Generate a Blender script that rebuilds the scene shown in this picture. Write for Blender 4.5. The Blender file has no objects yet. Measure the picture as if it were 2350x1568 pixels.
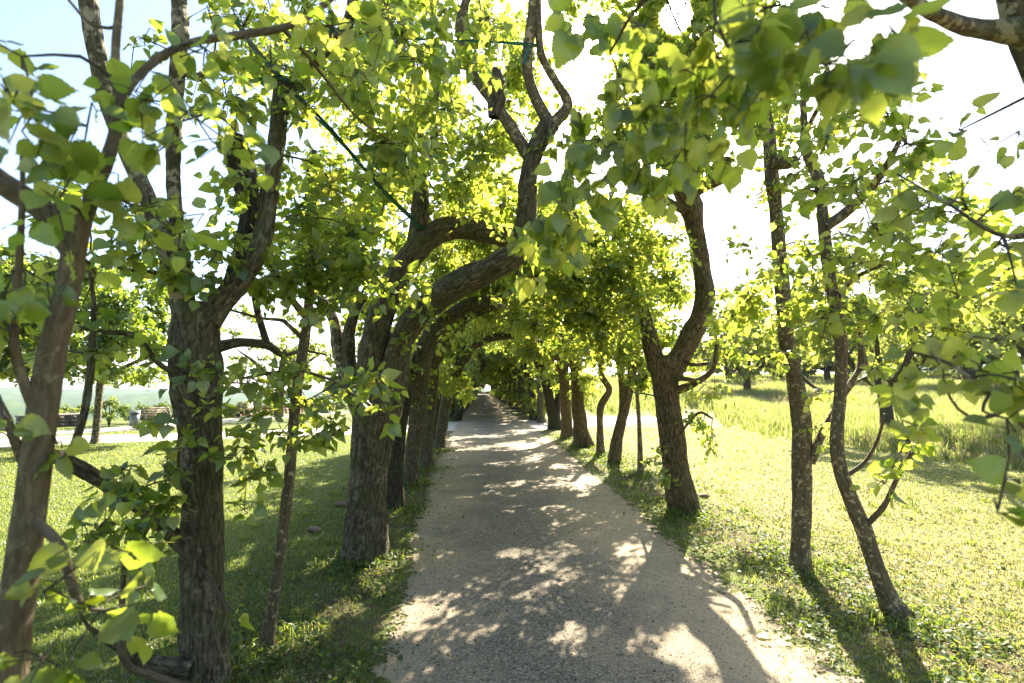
import bpy, math, random
import numpy as np
from mathutils import Vector

# ------------------------------------------------------------------ camera, sky, sun, exposure
S = bpy.context.scene
COL = S.collection
F = 1175.0                     # focal length and picture centre in the units of the measured photo (2350 x 1568)
CX, CY = 1175.0, 784.0
EYE = 1.65
TILT = math.atan(109.0 / F)
YAW = math.atan(70.0 / F)
cam_d = bpy.data.cameras.new('camera')
cam = bpy.data.objects.new('camera', cam_d)
COL.objects.link(cam)
cam.location = (0, 0, EYE)
cam.rotation_euler = (math.pi / 2 + TILT, 0, -YAW)
cam_d.sensor_width = 36
cam_d.lens = 18.0
cam_d.clip_start = 0.05
cam_d.clip_end = 9000
cam_d.dof.use_dof = True
cam_d.dof.focus_distance = 5.5
cam_d.dof.aperture_fstop = 2.2
S.camera = cam

SUN_EL = math.radians(36.2)
SUN_AZ = math.radians(22.3)    # clockwise from the path's direction (+Y)
SUN = np.array([math.sin(SUN_AZ) * math.cos(SUN_EL), math.cos(SUN_AZ) * math.cos(SUN_EL), math.sin(SUN_EL)])
sun_d = bpy.data.lights.new('sun', 'SUN')
sun_d.energy = 5.0
sun_d.angle = math.radians(0.5)
sun_d.color = (1.0, 0.90, 0.73)
sun = bpy.data.objects.new('sun', sun_d)
COL.objects.link(sun)
sun.location = (20, 40, 40)
sun.rotation_euler = Vector(SUN).to_track_quat('Z', 'Y').to_euler()

W = bpy.data.worlds.new('World')
S.world = W
W.use_nodes = True
nt = W.node_tree
nt.nodes.clear()
sky = nt.nodes.new('ShaderNodeTexSky')
sky.sky_type = 'NISHITA'
sky.sun_disc = False
sky.sun_elevation = SUN_EL
sky.sun_rotation = SUN_AZ
sky.air_density = 1.0
sky.dust_density = 1.2
sky.ozone_density = 1.0
bg = nt.nodes.new('ShaderNodeBackground')
bg.inputs[1].default_value = 0.065
# bright aureole of the sun in the sky
tc = nt.nodes.new('ShaderNodeTexCoord')
dot = nt.nodes.new('ShaderNodeVectorMath'); dot.operation = 'DOT_PRODUCT'
nrm = nt.nodes.new('ShaderNodeVectorMath'); nrm.operation = 'NORMALIZE'
dot.inputs[1].default_value = tuple(SUN)
nt.links.new(tc.outputs['Generated'], nrm.inputs[0])
nt.links.new(nrm.outputs[0], dot.inputs[0])
mr = nt.nodes.new('ShaderNodeMapRange'); mr.inputs[1].default_value = 0.80; mr.inputs[2].default_value = 1.0
pw = nt.nodes.new('ShaderNodeMath'); pw.operation = 'POWER'; pw.inputs[1].default_value = 14.0
ml = nt.nodes.new('ShaderNodeMath'); ml.operation = 'MULTIPLY'; ml.inputs[1].default_value = 7.0
nt.links.new(dot.outputs['Value'], mr.inputs[0]); nt.links.new(mr.outputs[0], pw.inputs[0]); nt.links.new(pw.outputs[0], ml.inputs[0])
bg2 = nt.nodes.new('ShaderNodeBackground'); bg2.inputs[0].default_value = (1, .96, .88, 1)
nt.links.new(ml.outputs[0], bg2.inputs[1])
add = nt.nodes.new('ShaderNodeAddShader')
out = nt.nodes.new('ShaderNodeOutputWorld')
nt.links.new(sky.outputs[0], bg.inputs[0])
nt.links.new(bg.outputs[0], add.inputs[0]); nt.links.new(bg2.outputs[0], add.inputs[1])
nt.links.new(add.outputs[0], out.inputs[0])

S.view_settings.view_transform = 'Standard'
S.view_settings.look = 'None'
S.view_settings.gamma = 1
S.view_settings.exposure = 2.5
cy = S.cycles
cy.use_denoising = True
cy.max_bounces = 7
cy.diffuse_bounces = 4
cy.glossy_bounces = 2
cy.transmission_bounces = 5
cy.transparent_max_bounces = 4
cy.volume_bounces = 0
cy.sample_clamp_indirect = 6.0
cy.caustics_reflective = False
cy.caustics_refractive = False

# ------------------------------------------------------------------ measuring helpers
FWD = np.array([math.sin(YAW) * math.cos(TILT), math.cos(YAW) * math.cos(TILT), math.sin(TILT)])
RGT = np.array([math.cos(YAW), -math.sin(YAW), 0.0])
UPV = np.cross(RGT, FWD)
EYEP = np.array([0, 0, EYE])


def P(px, py, d):
    return EYEP + d * (FWD + (px - CX) / F * RGT + (CY - py) / F * UPV)


def G(px, py, z=0.0):
    r = FWD + (px - CX) / F * RGT + (CY - py) / F * UPV
    return EYEP + r * ((z - EYE) / r[2])


def sm(a, b, x):
    t = np.clip((x - a) / (b - a), 0, 1)
    return t * t * (3 - 2 * t)


# terrace edge on the left: beyond it the ground falls to the valley
TA, TB = G(90, 979), G(640, 948)
TDIR = (TB - TA) / np.linalg.norm(TB - TA)
TN = np.array([-TDIR[1], TDIR[0], 0])     # points out to the valley


def gz(x, y):
    x = np.asarray(x, float); y = np.asarray(y, float)
    dist = np.hypot(x, y)
    rise = 0.055 * np.clip(dist - 32, 0, 60) * sm(5, 11, x)
    o1 = (x - TA[0]) * TN[0] + (y - TA[1]) * TN[1]
    o2 = -13.5 - x
    out = np.minimum(np.maximum(o1, -50), np.maximum(o2, -50))
    out = np.where(y < 5, o1, out)
    out = np.maximum(out, y - 168)
    drop = -60 * sm(1.5, 160, out)
    drop2 = -70 * sm(150, 500, dist) * sm(0, 5, x)
    return rise + np.where(x > 5, 0, drop) + drop2 + np.where(x > 5, -60 * sm(170, 320, y), 0)


# ------------------------------------------------------------------ materials
def new_mat(name):
    m = bpy.data.materials.new(name)
    m.use_nodes = True
    m.node_tree.nodes.clear()
    return m, m.node_tree


def nd(t, typ, **kw):
    n = t.nodes.new(typ)
    for k, v in kw.items():
        if k.startswith('i_'):
            n.inputs[int(k[2:])].default_value = v
        else:
            setattr(n, k, v)
    return n


def ramp(t, src, stops):
    n = t.nodes.new('ShaderNodeValToRGB')
    e = n.color_ramp.elements
    while len(e) < len(stops):
        e.new(0.5)
    for k, (p, c) in enumerate(stops):
        e[k].position = p
        e[k].color = (c[0], c[1], c[2], 1)
    t.links.new(src, n.inputs[0])
    return n.outputs[0]


def mixc(t, f, a, b):
    n = t.nodes.new('ShaderNodeMix'); n.data_type = 'RGBA'
    for s, v in ((0, f), (6, a), (7, b)):
        if hasattr(v, 'is_linked'):
            t.links.new(v, n.inputs[s])
        else:
            n.inputs[s].default_value = v if s == 0 else (v[0], v[1], v[2], 1)
    return n.outputs[2]


def mth(t, op, a, b=None):
    n = t.nodes.new('ShaderNodeMath'); n.operation = op
    for s, v in ((0, a), (1, b)):
        if v is None:
            continue
        if hasattr(v, 'is_linked'):
            t.links.new(v, n.inputs[s])
        else:
            n.inputs[s].default_value = v
    return n.outputs[0]


def noise(t, vec, scale, detail=3, rough=.55):
    n = t.nodes.new('ShaderNodeTexNoise')
    n.inputs['Scale'].default_value = scale
    n.inputs['Detail'].default_value = detail
    n.inputs['Roughness'].default_value = rough
    if vec is not None:
        t.links.new(vec, n.inputs['Vector'])
    return n.outputs[0]


def leaf_mat(name, refl, trans, veins=True, tw=.5, gloss=.05, rough=.38):
    m, t = new_mat(name)
    at = nd(t, 'ShaderNodeAttribute', attribute_name='luv')
    sp = nd(t, 'ShaderNodeSeparateXYZ'); t.links.new(at.outputs['Vector'], sp.inputs[0])
    rnd = sp.outputs[2]
    dc = ramp(t, rnd, [(0, refl[0]), (.55, refl[1]), (1, refl[2])])
    tcx = ramp(t, rnd, [(0, trans[0]), (.55, trans[1]), (1, trans[2])])
    if veins:
        av = mth(t, 'ABSOLUTE', sp.outputs[1])
        lat = mth(t, 'FRACT', mth(t, 'MULTIPLY', mth(t, 'SUBTRACT', sp.outputs[0], mth(t, 'MULTIPLY', av, .75)), 6.5))
        lv = mth(t, 'LESS_THAN', mth(t, 'ABSOLUTE', mth(t, 'SUBTRACT', lat, .5)), .06)
        mv = mth(t, 'LESS_THAN', av, .018)
        v = mth(t, 'MULTIPLY', mth(t, 'MAXIMUM', lv, mv), .35)
        tcx = mixc(t, v, tcx, tuple(c * .55 for c in trans[1]))
        dc = mixc(t, v, dc, tuple(c * 1.6 for c in refl[1]))
    d = nd(t, 'ShaderNodeBsdfDiffuse'); t.links.new(dc, d.inputs[0])
    tr = nd(t, 'ShaderNodeBsdfTranslucent'); t.links.new(tcx, tr.inputs[0])
    mx = nd(t, 'ShaderNodeMixShader'); mx.inputs[0].default_value = tw
    t.links.new(d.outputs[0], mx.inputs[1]); t.links.new(tr.outputs[0], mx.inputs[2])
    gl = nd(t, 'ShaderNodeBsdfGlossy'); gl.inputs['Roughness'].default_value = rough; gl.inputs[0].default_value = (.9, .95, 1, 1)
    mg = nd(t, 'ShaderNodeMixShader'); mg.inputs[0].default_value = gloss
    t.links.new(mx.outputs[0], mg.inputs[1]); t.links.new(gl.outputs[0], mg.inputs[2])
    o = nd(t, 'ShaderNodeOutputMaterial'); t.links.new(mg.outputs[0], o.inputs[0])
    return m


def bark_mat(name, dark, mid, light, lichen, lich_lo, moss=0.0, ridge=1.0, spot_scale=22, lich=.35):
    m, t = new_mat(name)
    at = nd(t, 'ShaderNodeAttribute', attribute_name='bark')
    mp = nd(t, 'ShaderNodeMapping'); mp.inputs['Scale'].default_value = (1, 1, .16)
    t.links.new(at.outputs['Vector'], mp.inputs[0])
    wv = nd(t, 'ShaderNodeTexNoise'); wv.inputs['Scale'].default_value = 9; wv.inputs['Detail'].default_value = 3; t.links.new(at.outputs['Vector'], wv.inputs['Vector'])
    wa = nd(t, 'ShaderNodeVectorMath', operation='MULTIPLY_ADD'); t.links.new(wv.outputs['Color'], wa.inputs[0]); wa.inputs[1].default_value = (.05, .05, .02); t.links.new(mp.outputs[0], wa.inputs[2])
    vc = nd(t, 'ShaderNodeTexVoronoi', feature='DISTANCE_TO_EDGE'); vc.inputs['Scale'].default_value = 34; t.links.new(wa.outputs[0], vc.inputs['Vector'])
    crack = ramp(t, vc.outputs['Distance'], [(0, (0, 0, 0)), (.16, (.75, .75, .75)), (.4, (1, 1, 1))])
    rid0 = noise(t, wa.outputs[0], 62, 5, .65)
    rid = mth(t, 'ADD', mth(t, 'MULTIPLY', rid0, 1 - .45 * ridge), mth(t, 'MULTIPLY', crack, .27 * ridge))
    big = noise(t, at.outputs['Vector'], 6, 3)
    fine = noise(t, at.outputs['Vector'], 160, 2)
    c = ramp(t, rid, [(.34, dark), (.5, mid), (.68, light)])
    c = mixc(t, mth(t, 'MULTIPLY', fine, .45), c, tuple(x * .5 for x in mid))
    sp = noise(t, at.outputs['Vector'], spot_scale, 3, .65)
    lf = ramp(t, mth(t, 'ADD', sp, mth(t, 'MULTIPLY', mth(t, 'SUBTRACT', big, .5), .35)), [(lich_lo, (0, 0, 0)), (lich_lo + .05, (1, 1, 1))])
    c = mixc(t, mth(t, 'MULTIPLY', lf, lich), c, lichen)
    if moss:
        mf = ramp(t, noise(t, at.outputs['Vector'], 4.3, 4), [(.48, (0, 0, 0)), (.66, (1, 1, 1))])
        c = mixc(t, mth(t, 'MULTIPLY', mf, moss), c, (.06, .075, .015))
    b = nd(t, 'ShaderNodeBsdfPrincipled'); t.links.new(c, b.inputs['Base Color'])
    b.inputs['Roughness'].default_value = .85
    b.inputs['Specular IOR Level'].default_value = .25
    bp = nd(t, 'ShaderNodeBump'); bp.inputs['Strength'].default_value = min(1, .5 + .5 * ridge); bp.inputs['Distance'].default_value = .012 + .025 * ridge
    t.links.new(mth(t, 'ADD', rid, mth(t, 'MULTIPLY', sp, .35)), bp.inputs['Height'])
    t.links.new(bp.outputs[0], b.inputs['Normal'])
    o = nd(t, 'ShaderNodeOutputMaterial'); t.links.new(b.outputs[0], o.inputs[0])
    return m


def plain_mat(name, c1, c2, scale=8, rough=.7, metal=0, bump=.2):
    m, t = new_mat(name)
    tcd = nd(t, 'ShaderNodeTexCoord')
    n = noise(t, tcd.outputs['Object'], scale, 4)
    c = ramp(t, n, [(.3, c1), (.7, c2)])
    b = nd(t, 'ShaderNodeBsdfPrincipled'); t.links.new(c, b.inputs['Base Color'])
    b.inputs['Roughness'].default_value = rough; b.inputs['Metallic'].default_value = metal
    bp = nd(t, 'ShaderNodeBump'); bp.inputs['Strength'].default_value = bump; bp.inputs['Distance'].default_value = .02
    t.links.new(n, bp.inputs['Height']); t.links.new(bp.outputs[0], b.inputs['Normal'])
    o = nd(t, 'ShaderNodeOutputMaterial'); t.links.new(b.outputs[0], o.inputs[0])
    return m


M = {}
M['lime'] = leaf_mat('lime_leaf', [(.028, .062, .010), (.050, .098, .016), (.085, .135, .024)],
                     [(.28, .43, .03), (.54, .63, .06), (.80, .77, .12)], tw=.60)
M['lime_far'] = leaf_mat('lime_leaf_far', [(.030, .065, .010), (.055, .105, .016), (.095, .15, .024)],
                         [(.25, .39, .03), (.48, .58, .055), (.74, .72, .11)], veins=False, tw=.58)
M['maple'] = leaf_mat('clipped_leaf', [(.035, .080, .012), (.060, .115, .018), (.10, .16, .025)],
                      [(.20, .32, .02), (.34, .44, .03), (.5, .55, .05)], veins=False, tw=.5)
M['orchard'] = leaf_mat('orchard_leaf', [(.08, .125, .022), (.12, .165, .03), (.17, .20, .04)],
                        [(.28, .36, .05), (.40, .46, .06), (.55, .55, .09)], veins=False, tw=.5)
M['shrub'] = leaf_mat('shrub_leaf', [(.03, .06, .012), (.05, .09, .016), (.09, .13, .03)],
                      [(.15, .24, .02), (.25, .34, .03), (.4, .45, .05)], veins=False, tw=.42, gloss=.025, rough=.5)
M['grass'] = leaf_mat('grass_blade', [(.075, .12, .02), (.12, .165, .03), (.30, .26, .10)],
                      [(.24, .36, .03), (.36, .45, .05), (.50, .48, .13)], veins=False, tw=.45, gloss=.03)
M['meadow'] = leaf_mat('meadow_blade', [(.07, .12, .025), (.12, .175, .04), (.28, .26, .12)],
                       [(.24, .33, .05), (.36, .42, .08), (.55, .48, .24)], veins=False, tw=.5, gloss=.03)
M['seed'] = leaf_mat('seed_stalk', [(.24, .19, .11), (.36, .29, .18), (.48, .40, .28)], [(.3, .24, .14), (.42, .34, .2), (.5, .42, .28)], veins=False, tw=.4, gloss=.02)
M['litter'] = leaf_mat('leaf_litter', [(.05, .08, .02), (.10, .12, .045), (.19, .17, .11)],
                       [(.15, .2, .03), (.2, .24, .05), (.2, .2, .1)], veins=False, tw=.3, gloss=.02, rough=.5)
M['flower'] = leaf_mat('clover_flower', [(.35, .10, .22), (.45, .18, .32), (.55, .35, .45)],
                       [(.4, .1, .25), (.5, .2, .35), (.6, .4, .5)], veins=False, tw=.3, gloss=.0)
M['bark'] = bark_mat('ridged_bark', (.030, .024, .014), (.115, .093, .056), (.235, .19, .118), (.30, .28, .18), .58, moss=.5, ridge=.65)
M['bark_sunlit'] = bark_mat('sunlit_ridged_bark', (.035, .025, .012), (.155, .112, .055), (.32, .235, .115), (.36, .30, .16), .62, moss=.25, ridge=.65)  # ridged bark again, sunlight put into its warmer, lighter colour
M['bark_spot'] = bark_mat('spotted_bark', (.07, .054, .03), (.135, .105, .06), (.20, .158, .095), (.45, .36, .2), .56, ridge=.4, spot_scale=30, lich=.7)
M['bark_mottled'] = bark_mat('mottled_bark', (.05, .038, .022), (.12, .095, .056), (.20, .16, .10), (.40, .34, .22), .52, moss=.4, ridge=.6, spot_scale=14, lich=.7)
M['bark_smooth'] = bark_mat('smooth_bark', (.08, .058, .034), (.14, .108, .064), (.21, .165, .10), (.30, .25, .15), .60, ridge=.3)
M['bark_dark'] = bark_mat('mossy_dark_bark', (.02, .016, .009), (.06, .047, .027), (.12, .095, .055), (.2, .17, .1), .63, moss=.5)
M['twig'] = plain_mat('twig_bark', (.035, .026, .016), (.075, .056, .036), 60, .8)
M['strap'] = leaf_mat('green_netting', [(.02, .12, .09), (.025, .15, .11), (.03, .18, .13)], [(.05, .25, .2)] * 3, veins=False, tw=.35)

# ------------------------------------------------------------------ object helpers
def tag(o, label=None, cat=None, group=None, kind=None):
    if label: o['label'] = label
    if cat: o['category'] = cat
    if group: o['group'] = group
    if kind: o['kind'] = kind
    return o


def empty(name, loc, rz=0.0):
    o = bpy.data.objects.new(name, None)
    COL.objects.link(o)
    o.location = tuple(loc); o.rotation_euler = (0, 0, rz)
    o.empty_display_size = .2
    return o


def raw_mesh(name, V, faces_flat, sizes, mat, smooth=True, attr=None):
    me = bpy.data.meshes.new(name)
    V = np.asarray(V, np.float32)
    n = len(V)
    sizes = np.asarray(sizes, np.int32)
    me.vertices.add(n); me.vertices.foreach_set('co', V.ravel())
    me.loops.add(len(faces_flat)); me.loops.foreach_set('vertex_index', np.asarray(faces_flat, np.int32))
    me.polygons.add(len(sizes))
    st = np.zeros(len(sizes), np.int32); st[1:] = np.cumsum(sizes)[:-1]
    me.polygons.foreach_set('loop_start', st)
    me.polygons.foreach_set('loop_total', sizes)
    if smooth:
        me.polygons.foreach_set('use_smooth', np.ones(len(sizes), bool))
    if attr:
        a = me.attributes.new(attr[0], 'FLOAT_VECTOR', 'POINT')
        a.data.foreach_set('vector', np.asarray(attr[1], np.float32).ravel())
    me.update(calc_edges=True)
    me.materials.append(mat)
    return me


def link(name, me, parent=None, loc=(0, 0, 0)):
    o = bpy.data.objects.new(name, me)
    COL.objects.link(o)
    o.parent = parent
    o.location = tuple(loc)
    return o


class MB:
    """collects shapes into one mesh"""
    def __init__(s):
        s.V = []; s.F = []; s.S = []; s.A = []; s.n = 0

    def add(s, V, F, A=None):
        V = np.asarray(V, float)
        for f in F:
            s.F.extend([i + s.n for i in f]); s.S.append(len(f))
        s.V.append(V); s.A.append(V if A is None else A); s.n += len(V)

    def addq(s, V, Q, A):
        s.V.append(V); s.A.append(A)
        s.F.extend((Q + s.n).ravel().tolist()); s.S.extend([Q.shape[1]] * len(Q)); s.n += len(V)

    def box(s, c, h, rz=0.0, rx=0.0, bev=0.0):
        c = np.asarray(c, float); h = np.asarray(h, float)
        b = min(bev, h.min() * .6)
        pts = []
        if b <= 0:
            for z in (-1, 1):
                for x, y in ((-1, -1), (1, -1), (1, 1), (-1, 1)):
                    pts.append((x * h[0], y * h[1], z * h[2]))
            fc = [(3, 2, 1, 0), (4, 5, 6, 7), (0, 1, 5, 4), (1, 2, 6, 5), (2, 3, 7, 6), (3, 0, 4, 7)]
        else:
            for z, k in ((-h[2], b), (-h[2] + b, 0), (h[2] - b, 0), (h[2], b)):
                for x, y in ((-1, -1), (1, -1), (1, 1), (-1, 1)):
                    pts.append((x * (h[0] - k), y * (h[1] - k), z))
            fc = [(3, 2, 1, 0), (12, 13, 14, 15)]
            for r in range(3):
                for q in range(4):
                    a = r * 4 + q; d = r * 4 + (q + 1) % 4
                    fc.append((a, d, d + 4, a + 4))
        p = np.array(pts)
        if rx:
            cc, ss = math.cos(rx), math.sin(rx)
            p = np.stack([p[:, 0], p[:, 1] * cc - p[:, 2] * ss, p[:, 1] * ss + p[:, 2] * cc], 1)
        if rz:
            cc, ss = math.cos(rz), math.sin(rz)
            p = np.stack([p[:, 0] * cc - p[:, 1] * ss, p[:, 0] * ss + p[:, 1] * cc, p[:, 2]], 1)
        s.add(p + c, fc)

    def tube(s, pts, rad, sides=8, amp=0.0, rng=None, step=None, cap=True, ridges=0.0, smoothit=True, roots=0.0):
        pts = np.asarray(pts, float); rad = np.asarray(rad, float)
        if smoothit and len(pts) > 1:
            pts, rad = resample(pts, rad, step)
        n = len(pts)
        tan = np.gradient(pts, axis=0)
        tan /= np.linalg.norm(tan, axis=1)[:, None] + 1e-9
        ref = np.array([1.0, 0, 0]) if abs(tan[0][0]) < .8 else np.array([0, 1.0, 0])
        u = ref - tan[0] * ref.dot(tan[0]); u /= np.linalg.norm(u)
        U = np.zeros((n, 3))
        for i in range(n):
            u = u - tan[i] * u.dot(tan[i]); u /= np.linalg.norm(u); U[i] = u
        Vv = np.cross(tan, U)
        th = np.arange(sides) * 2 * math.pi / sides
        L = np.concatenate([[0], np.cumsum(np.linalg.norm(np.diff(pts, axis=0), axis=1))])
        R = np.repeat(rad[:, None], sides, 1)
        if amp and rng is not None:
            for k in range(5):
                m = rng.integers(1, 5); ph = rng.random() * 6.28; fr = (1.5 + rng.random() * 9) ; tw = rng.normal() * 1.5
                R = R * (1 + amp * .55 * np.sin(m * th[None, :] + ph + tw * L[:, None] + 1.4 * np.sin(fr * L[:, None] + ph)) )
            R = R * (1 + amp * .35 * rng.normal(size=(n, 1)).clip(-1.5, 1.5))
        if ridges and rng is not None:
            raw = rng.random((n, sides))
            for _ in range(2):
                raw = (raw + np.roll(raw, 1, 0) + np.roll(raw, -1, 0)) / 3
            rid = rng.random((1, sides)) * .45 + (raw - .5) * 1.6 + .28
            R = R * (1 + ridges * (rid - .5))
        if roots and rng is not None:
            lob = np.zeros(sides)
            for a0 in rng.random(5) * 6.283:
                lob += np.exp(-((np.angle(np.exp(1j * (th - a0)))) / .32) ** 2)
            R = R * (1 + roots * lob[None, :] * np.exp(-(L / .20) ** 1.3)[:, None])
        ring = pts[:, None, :] + R[:, :, None] * (np.cos(th)[None, :, None] * U[:, None, :] + np.sin(th)[None, :, None] * Vv[:, None, :])
        rm = float(np.mean(rad))
        off = (rng.random(3) * 50) if rng is not None else np.zeros(3)
        A = np.stack([np.cos(th)[None, :] * rad[:, None], np.sin(th)[None, :] * rad[:, None], np.repeat(L[:, None], sides, 1)], 2) + off
        i = np.arange(n - 1)[:, None]; j = np.arange(sides)[None, :]
        a = i * sides + j; b = i * sides + (j + 1) % sides
        Q = np.stack([a, b, b + sides, a + sides], 2).reshape(-1, 4)
        s.addq(ring.reshape(-1, 3), Q, A.reshape(-1, 3))
        if cap:
            base = s.n - n * sides
            s.F.extend([base + (n - 1) * sides + k for k in range(sides)]); s.S.append(sides)

    def mesh(s, name, mat, origin=None, smooth=True, attr='bark'):
        V = np.concatenate(s.V); A = np.concatenate(s.A)
        if origin is not None:
            V = V - np.asarray(origin)
        return raw_mesh(name, V, s.F, s.S, mat, smooth, (attr, A))


def resample(pts, rad, step=None):
    n = len(pts)
    ext = np.vstack([2 * pts[0] - pts[1], pts, 2 * pts[-1] - pts[-2]])
    ops = []; ors = []
    for i in range(n - 1):
        p0, p1, p2, p3 = ext[i], ext[i + 1], ext[i + 2], ext[i + 3]
        ln = np.linalg.norm(p2 - p1)
        st = step if step else max(.03, 1.0 * (rad[i] + rad[i + 1]) * .5)
        k = int(np.clip(round(ln / st), 2, 40))
        t = (np.arange(k) / k)[:, None]
        ops.append(.5 * ((2 * p1) + (-p0 + p2) * t + (2 * p0 - 5 * p1 + 4 * p2 - p3) * t * t + (-p0 + 3 * p1 - 3 * p2 + p3) * t ** 3))
        ors.append(rad[i] + (rad[i + 1] - rad[i]) * t[:, 0])
    ops.append(pts[-1:]); ors.append(rad[-1:])
    return np.vstack(ops), np.concatenate(ors)


# ------------------------------------------------------------------ leaves
def unit(a):
    return a / (np.linalg.norm(a, axis=-1, keepdims=True) + 1e-9)


def leaf_template(stations, petiole, teeth=False):
    st = list(stations)
    if teeth:
        o = []
        for a, b in zip(st[:-1], st[1:]):
            o.append(a)
            o.append(((a[0] + b[0]) / 2, (a[1] + b[1]) / 2 + .035, (a[2] + b[2]) / 2 * 1.0 + .004))
        st = o + [st[-1]]
        st = [(m, e + (.02 if k % 2 else -.015), v * (1.04 if k % 2 == 0 else .985)) for k, (m, e, v) in enumerate(st)]
    uv = []; q = []
    for m, e, v in st:
        uv += [(m, 0), (e, v), (e, -v)]
    for k in range(len(st) - 1):
        a, b = 3 * k, 3 * k + 3
        q += [(a, b, b + 1, a + 1), (a, a + 2, b + 2, b)]
    if petiole:
        i = len(uv)
        uv += [(-petiole, .012), (-petiole, -.012), (.03, -.012), (.03, .012)]
        q.append((i, i + 1, i + 2, i + 3))
    return np.array(uv, float), np.array(q, int)


ST_HI = [(0, -.07, .14), (.05, -.04, .34), (.2, .13, .46), (.38, .36, .475), (.56, .56, .40), (.72, .73, .28), (.86, .87, .15), (.98, 1.0, .035), (1.1, 1.12, .004)]
ST_MID = [(0, -.07, .20), (.15, .08, .46), (.42, .42, .47), (.75, .76, .25), (1.08, 1.1, .005)]
TPL = {
    'hi': leaf_template(ST_HI, .42, True),
    'mid': leaf_template(ST_MID, .4),
    'low': (np.array([(0, 0), (.18, .47), (.68, .32), (1.08, 0), (.68, -.32), (.18, -.47)], float), np.array([(0, 3, 2, 1), (0, 5, 4, 3)])),
    'blade': None,
}


class Leaves:
    def __init__(s):
        s.d = {'hi': [], 'mid': [], 'low': []}

    def add(s, lod, P0, X, N, L, R):
        s.d[lod].append((P0, X, N, L, R))

    def mesh(s, name, mat, origin, twigs=None):
        Vs = []; Fs = []; Ss = []; As = []; base = 0
        rng = np.random.default_rng(5)
        for lod, lst in s.d.items():
            if not lst:
                continue
            P0 = np.concatenate([a[0] for a in lst]); X = np.concatenate([a[1] for a in lst]); N = np.concatenate([a[2] for a in lst])
            L = np.concatenate([a[3] for a in lst]); R = np.concatenate([a[4] for a in lst])
            # a gap in the leaves where the sun looks through
            ctr = P0 + X * (L * .5)[:, None]
            v = ctr - EYEP; dist = np.linalg.norm(v, axis=1) + 1e-9; cs = (v @ SUN) / dist
            keep = cs < np.cos(np.radians(SUN_GAP) + L * .55 / dist)
            # gaps that let sunbeams down to the verge and the path
            for g, r in BEAMS:
                w_ = ctr - g; tl = w_ @ SUN
                rd = np.linalg.norm(w_ - tl[:, None] * SUN, axis=1)
                keep &= ~((rd < 1.45 * r * rng.uniform(.55, 1.25, len(rd))) & (tl > .4))
            # few leaves hang before the netting strap
            dp = v @ FWD; qx = CX + F * (v @ RGT) / dp; qy = CY - F * (v @ UPV) / dp
            for (x0, y0, d0), (x1, y1, d1) in STRAP_LINE:
                tt = np.clip(((qx - x0) * (x1 - x0) + (qy - y0) * (y1 - y0)) / ((x1 - x0) ** 2 + (y1 - y0) ** 2), 0, 1)
                near = np.hypot(qx - x0 - tt * (x1 - x0), qy - y0 - tt * (y1 - y0)) < 12 + 330 * L / np.maximum(dp, .3)
                keep &= ~(near & (dp < d0 + tt * (d1 - d0) + .05) & (rng.random(len(qx)) < .68))
            P0, X, N, L, R = P0[keep], X[keep], N[keep], L[keep], R[keep]
            uv, q = TPL[lod]
            k = len(P0); nv = len(uv)
            if not k:
                continue
            Y = np.cross(N, X)
            fold = rng.normal(.12, .22, k); curl = rng.normal(-.12, .2, k); wav = rng.normal(0, .06, k)
            u = uv[:, 0][None, :]; w = uv[:, 1][None, :]
            z = fold[:, None] * np.abs(w) + curl[:, None] * np.clip(u, 0, 2) ** 2 + wav[:, None] * np.sin(u * 7 + w * 9)
            if lod != 'low':
                z = z - .25 * np.clip(-u, 0, 1)
            wid = (1 + rng.normal(0, .09, k))[:, None]
            V = P0[:, None, :] + L[:, None, None] * (u[..., None] * X[:, None, :] + (w * wid)[..., None] * Y[:, None, :] + z[..., None] * N[:, None, :])
            A = np.stack([np.repeat(u, k, 0), np.repeat(w, k, 0), np.repeat(R[:, None], nv, 1)], 2)
            Q = (np.arange(k)[:, None, None] * nv + q[None]).reshape(-1, 4) + base
            Vs.append(V.reshape(-1, 3)); As.append(A.reshape(-1, 3)); Fs.append(Q.ravel()); Ss.append(np.full(len(Q), 4))
            base += k * nv
        nq = sum(len(x) for x in Ss)
        if twigs is not None:
            tv = np.concatenate(twigs.V)
            Vs.append(tv); As.append(np.zeros_like(tv)); Fs.append(np.array(twigs.F) + base); Ss.append(np.array(twigs.S))
        V = np.concatenate(Vs) - np.asarray(origin)
        me = raw_mesh(name, V, np.concatenate(Fs), np.concatenate(Ss), mat, True, ('luv', np.concatenate(As)))
        if twigs is not None:
            me.materials.append(M['twig'])
            mi = np.zeros(len(me.polygons), np.int32); mi[nq:] = 1
            me.polygons.foreach_set('material_index', mi)
        return me


SUN_GAP = 1.3
UP = np.array([0, 0, 1.0])
BEAMS = [(G(800, 1375), .24), (G(880, 1300), .15), (G(960, 1405), .17), (G(735, 1300), .12), (G(690, 1470), .12), (G(920, 1440), .12), (G(560, 1290), .12), (G(1580, 1480), .16), (G(1700, 1400), .26), (G(1790, 1480), .26), (G(1340, 1140), .14), (G(1170, 1270), .12), (G(1310, 1455), .07), (G(900, 1180), .12), (G(930, 1240), .1), (G(260, 1400), .18), (G(330, 1500), .15), (G(180, 1440), .14)]
STRAP_LINE = [((550, 60, 2.92), (650, 185, 3.0)), ((650, 185, 3.0), (820, 368, 3.85)), ((820, 368, 3.85), (975, 525, 4.9))]


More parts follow.
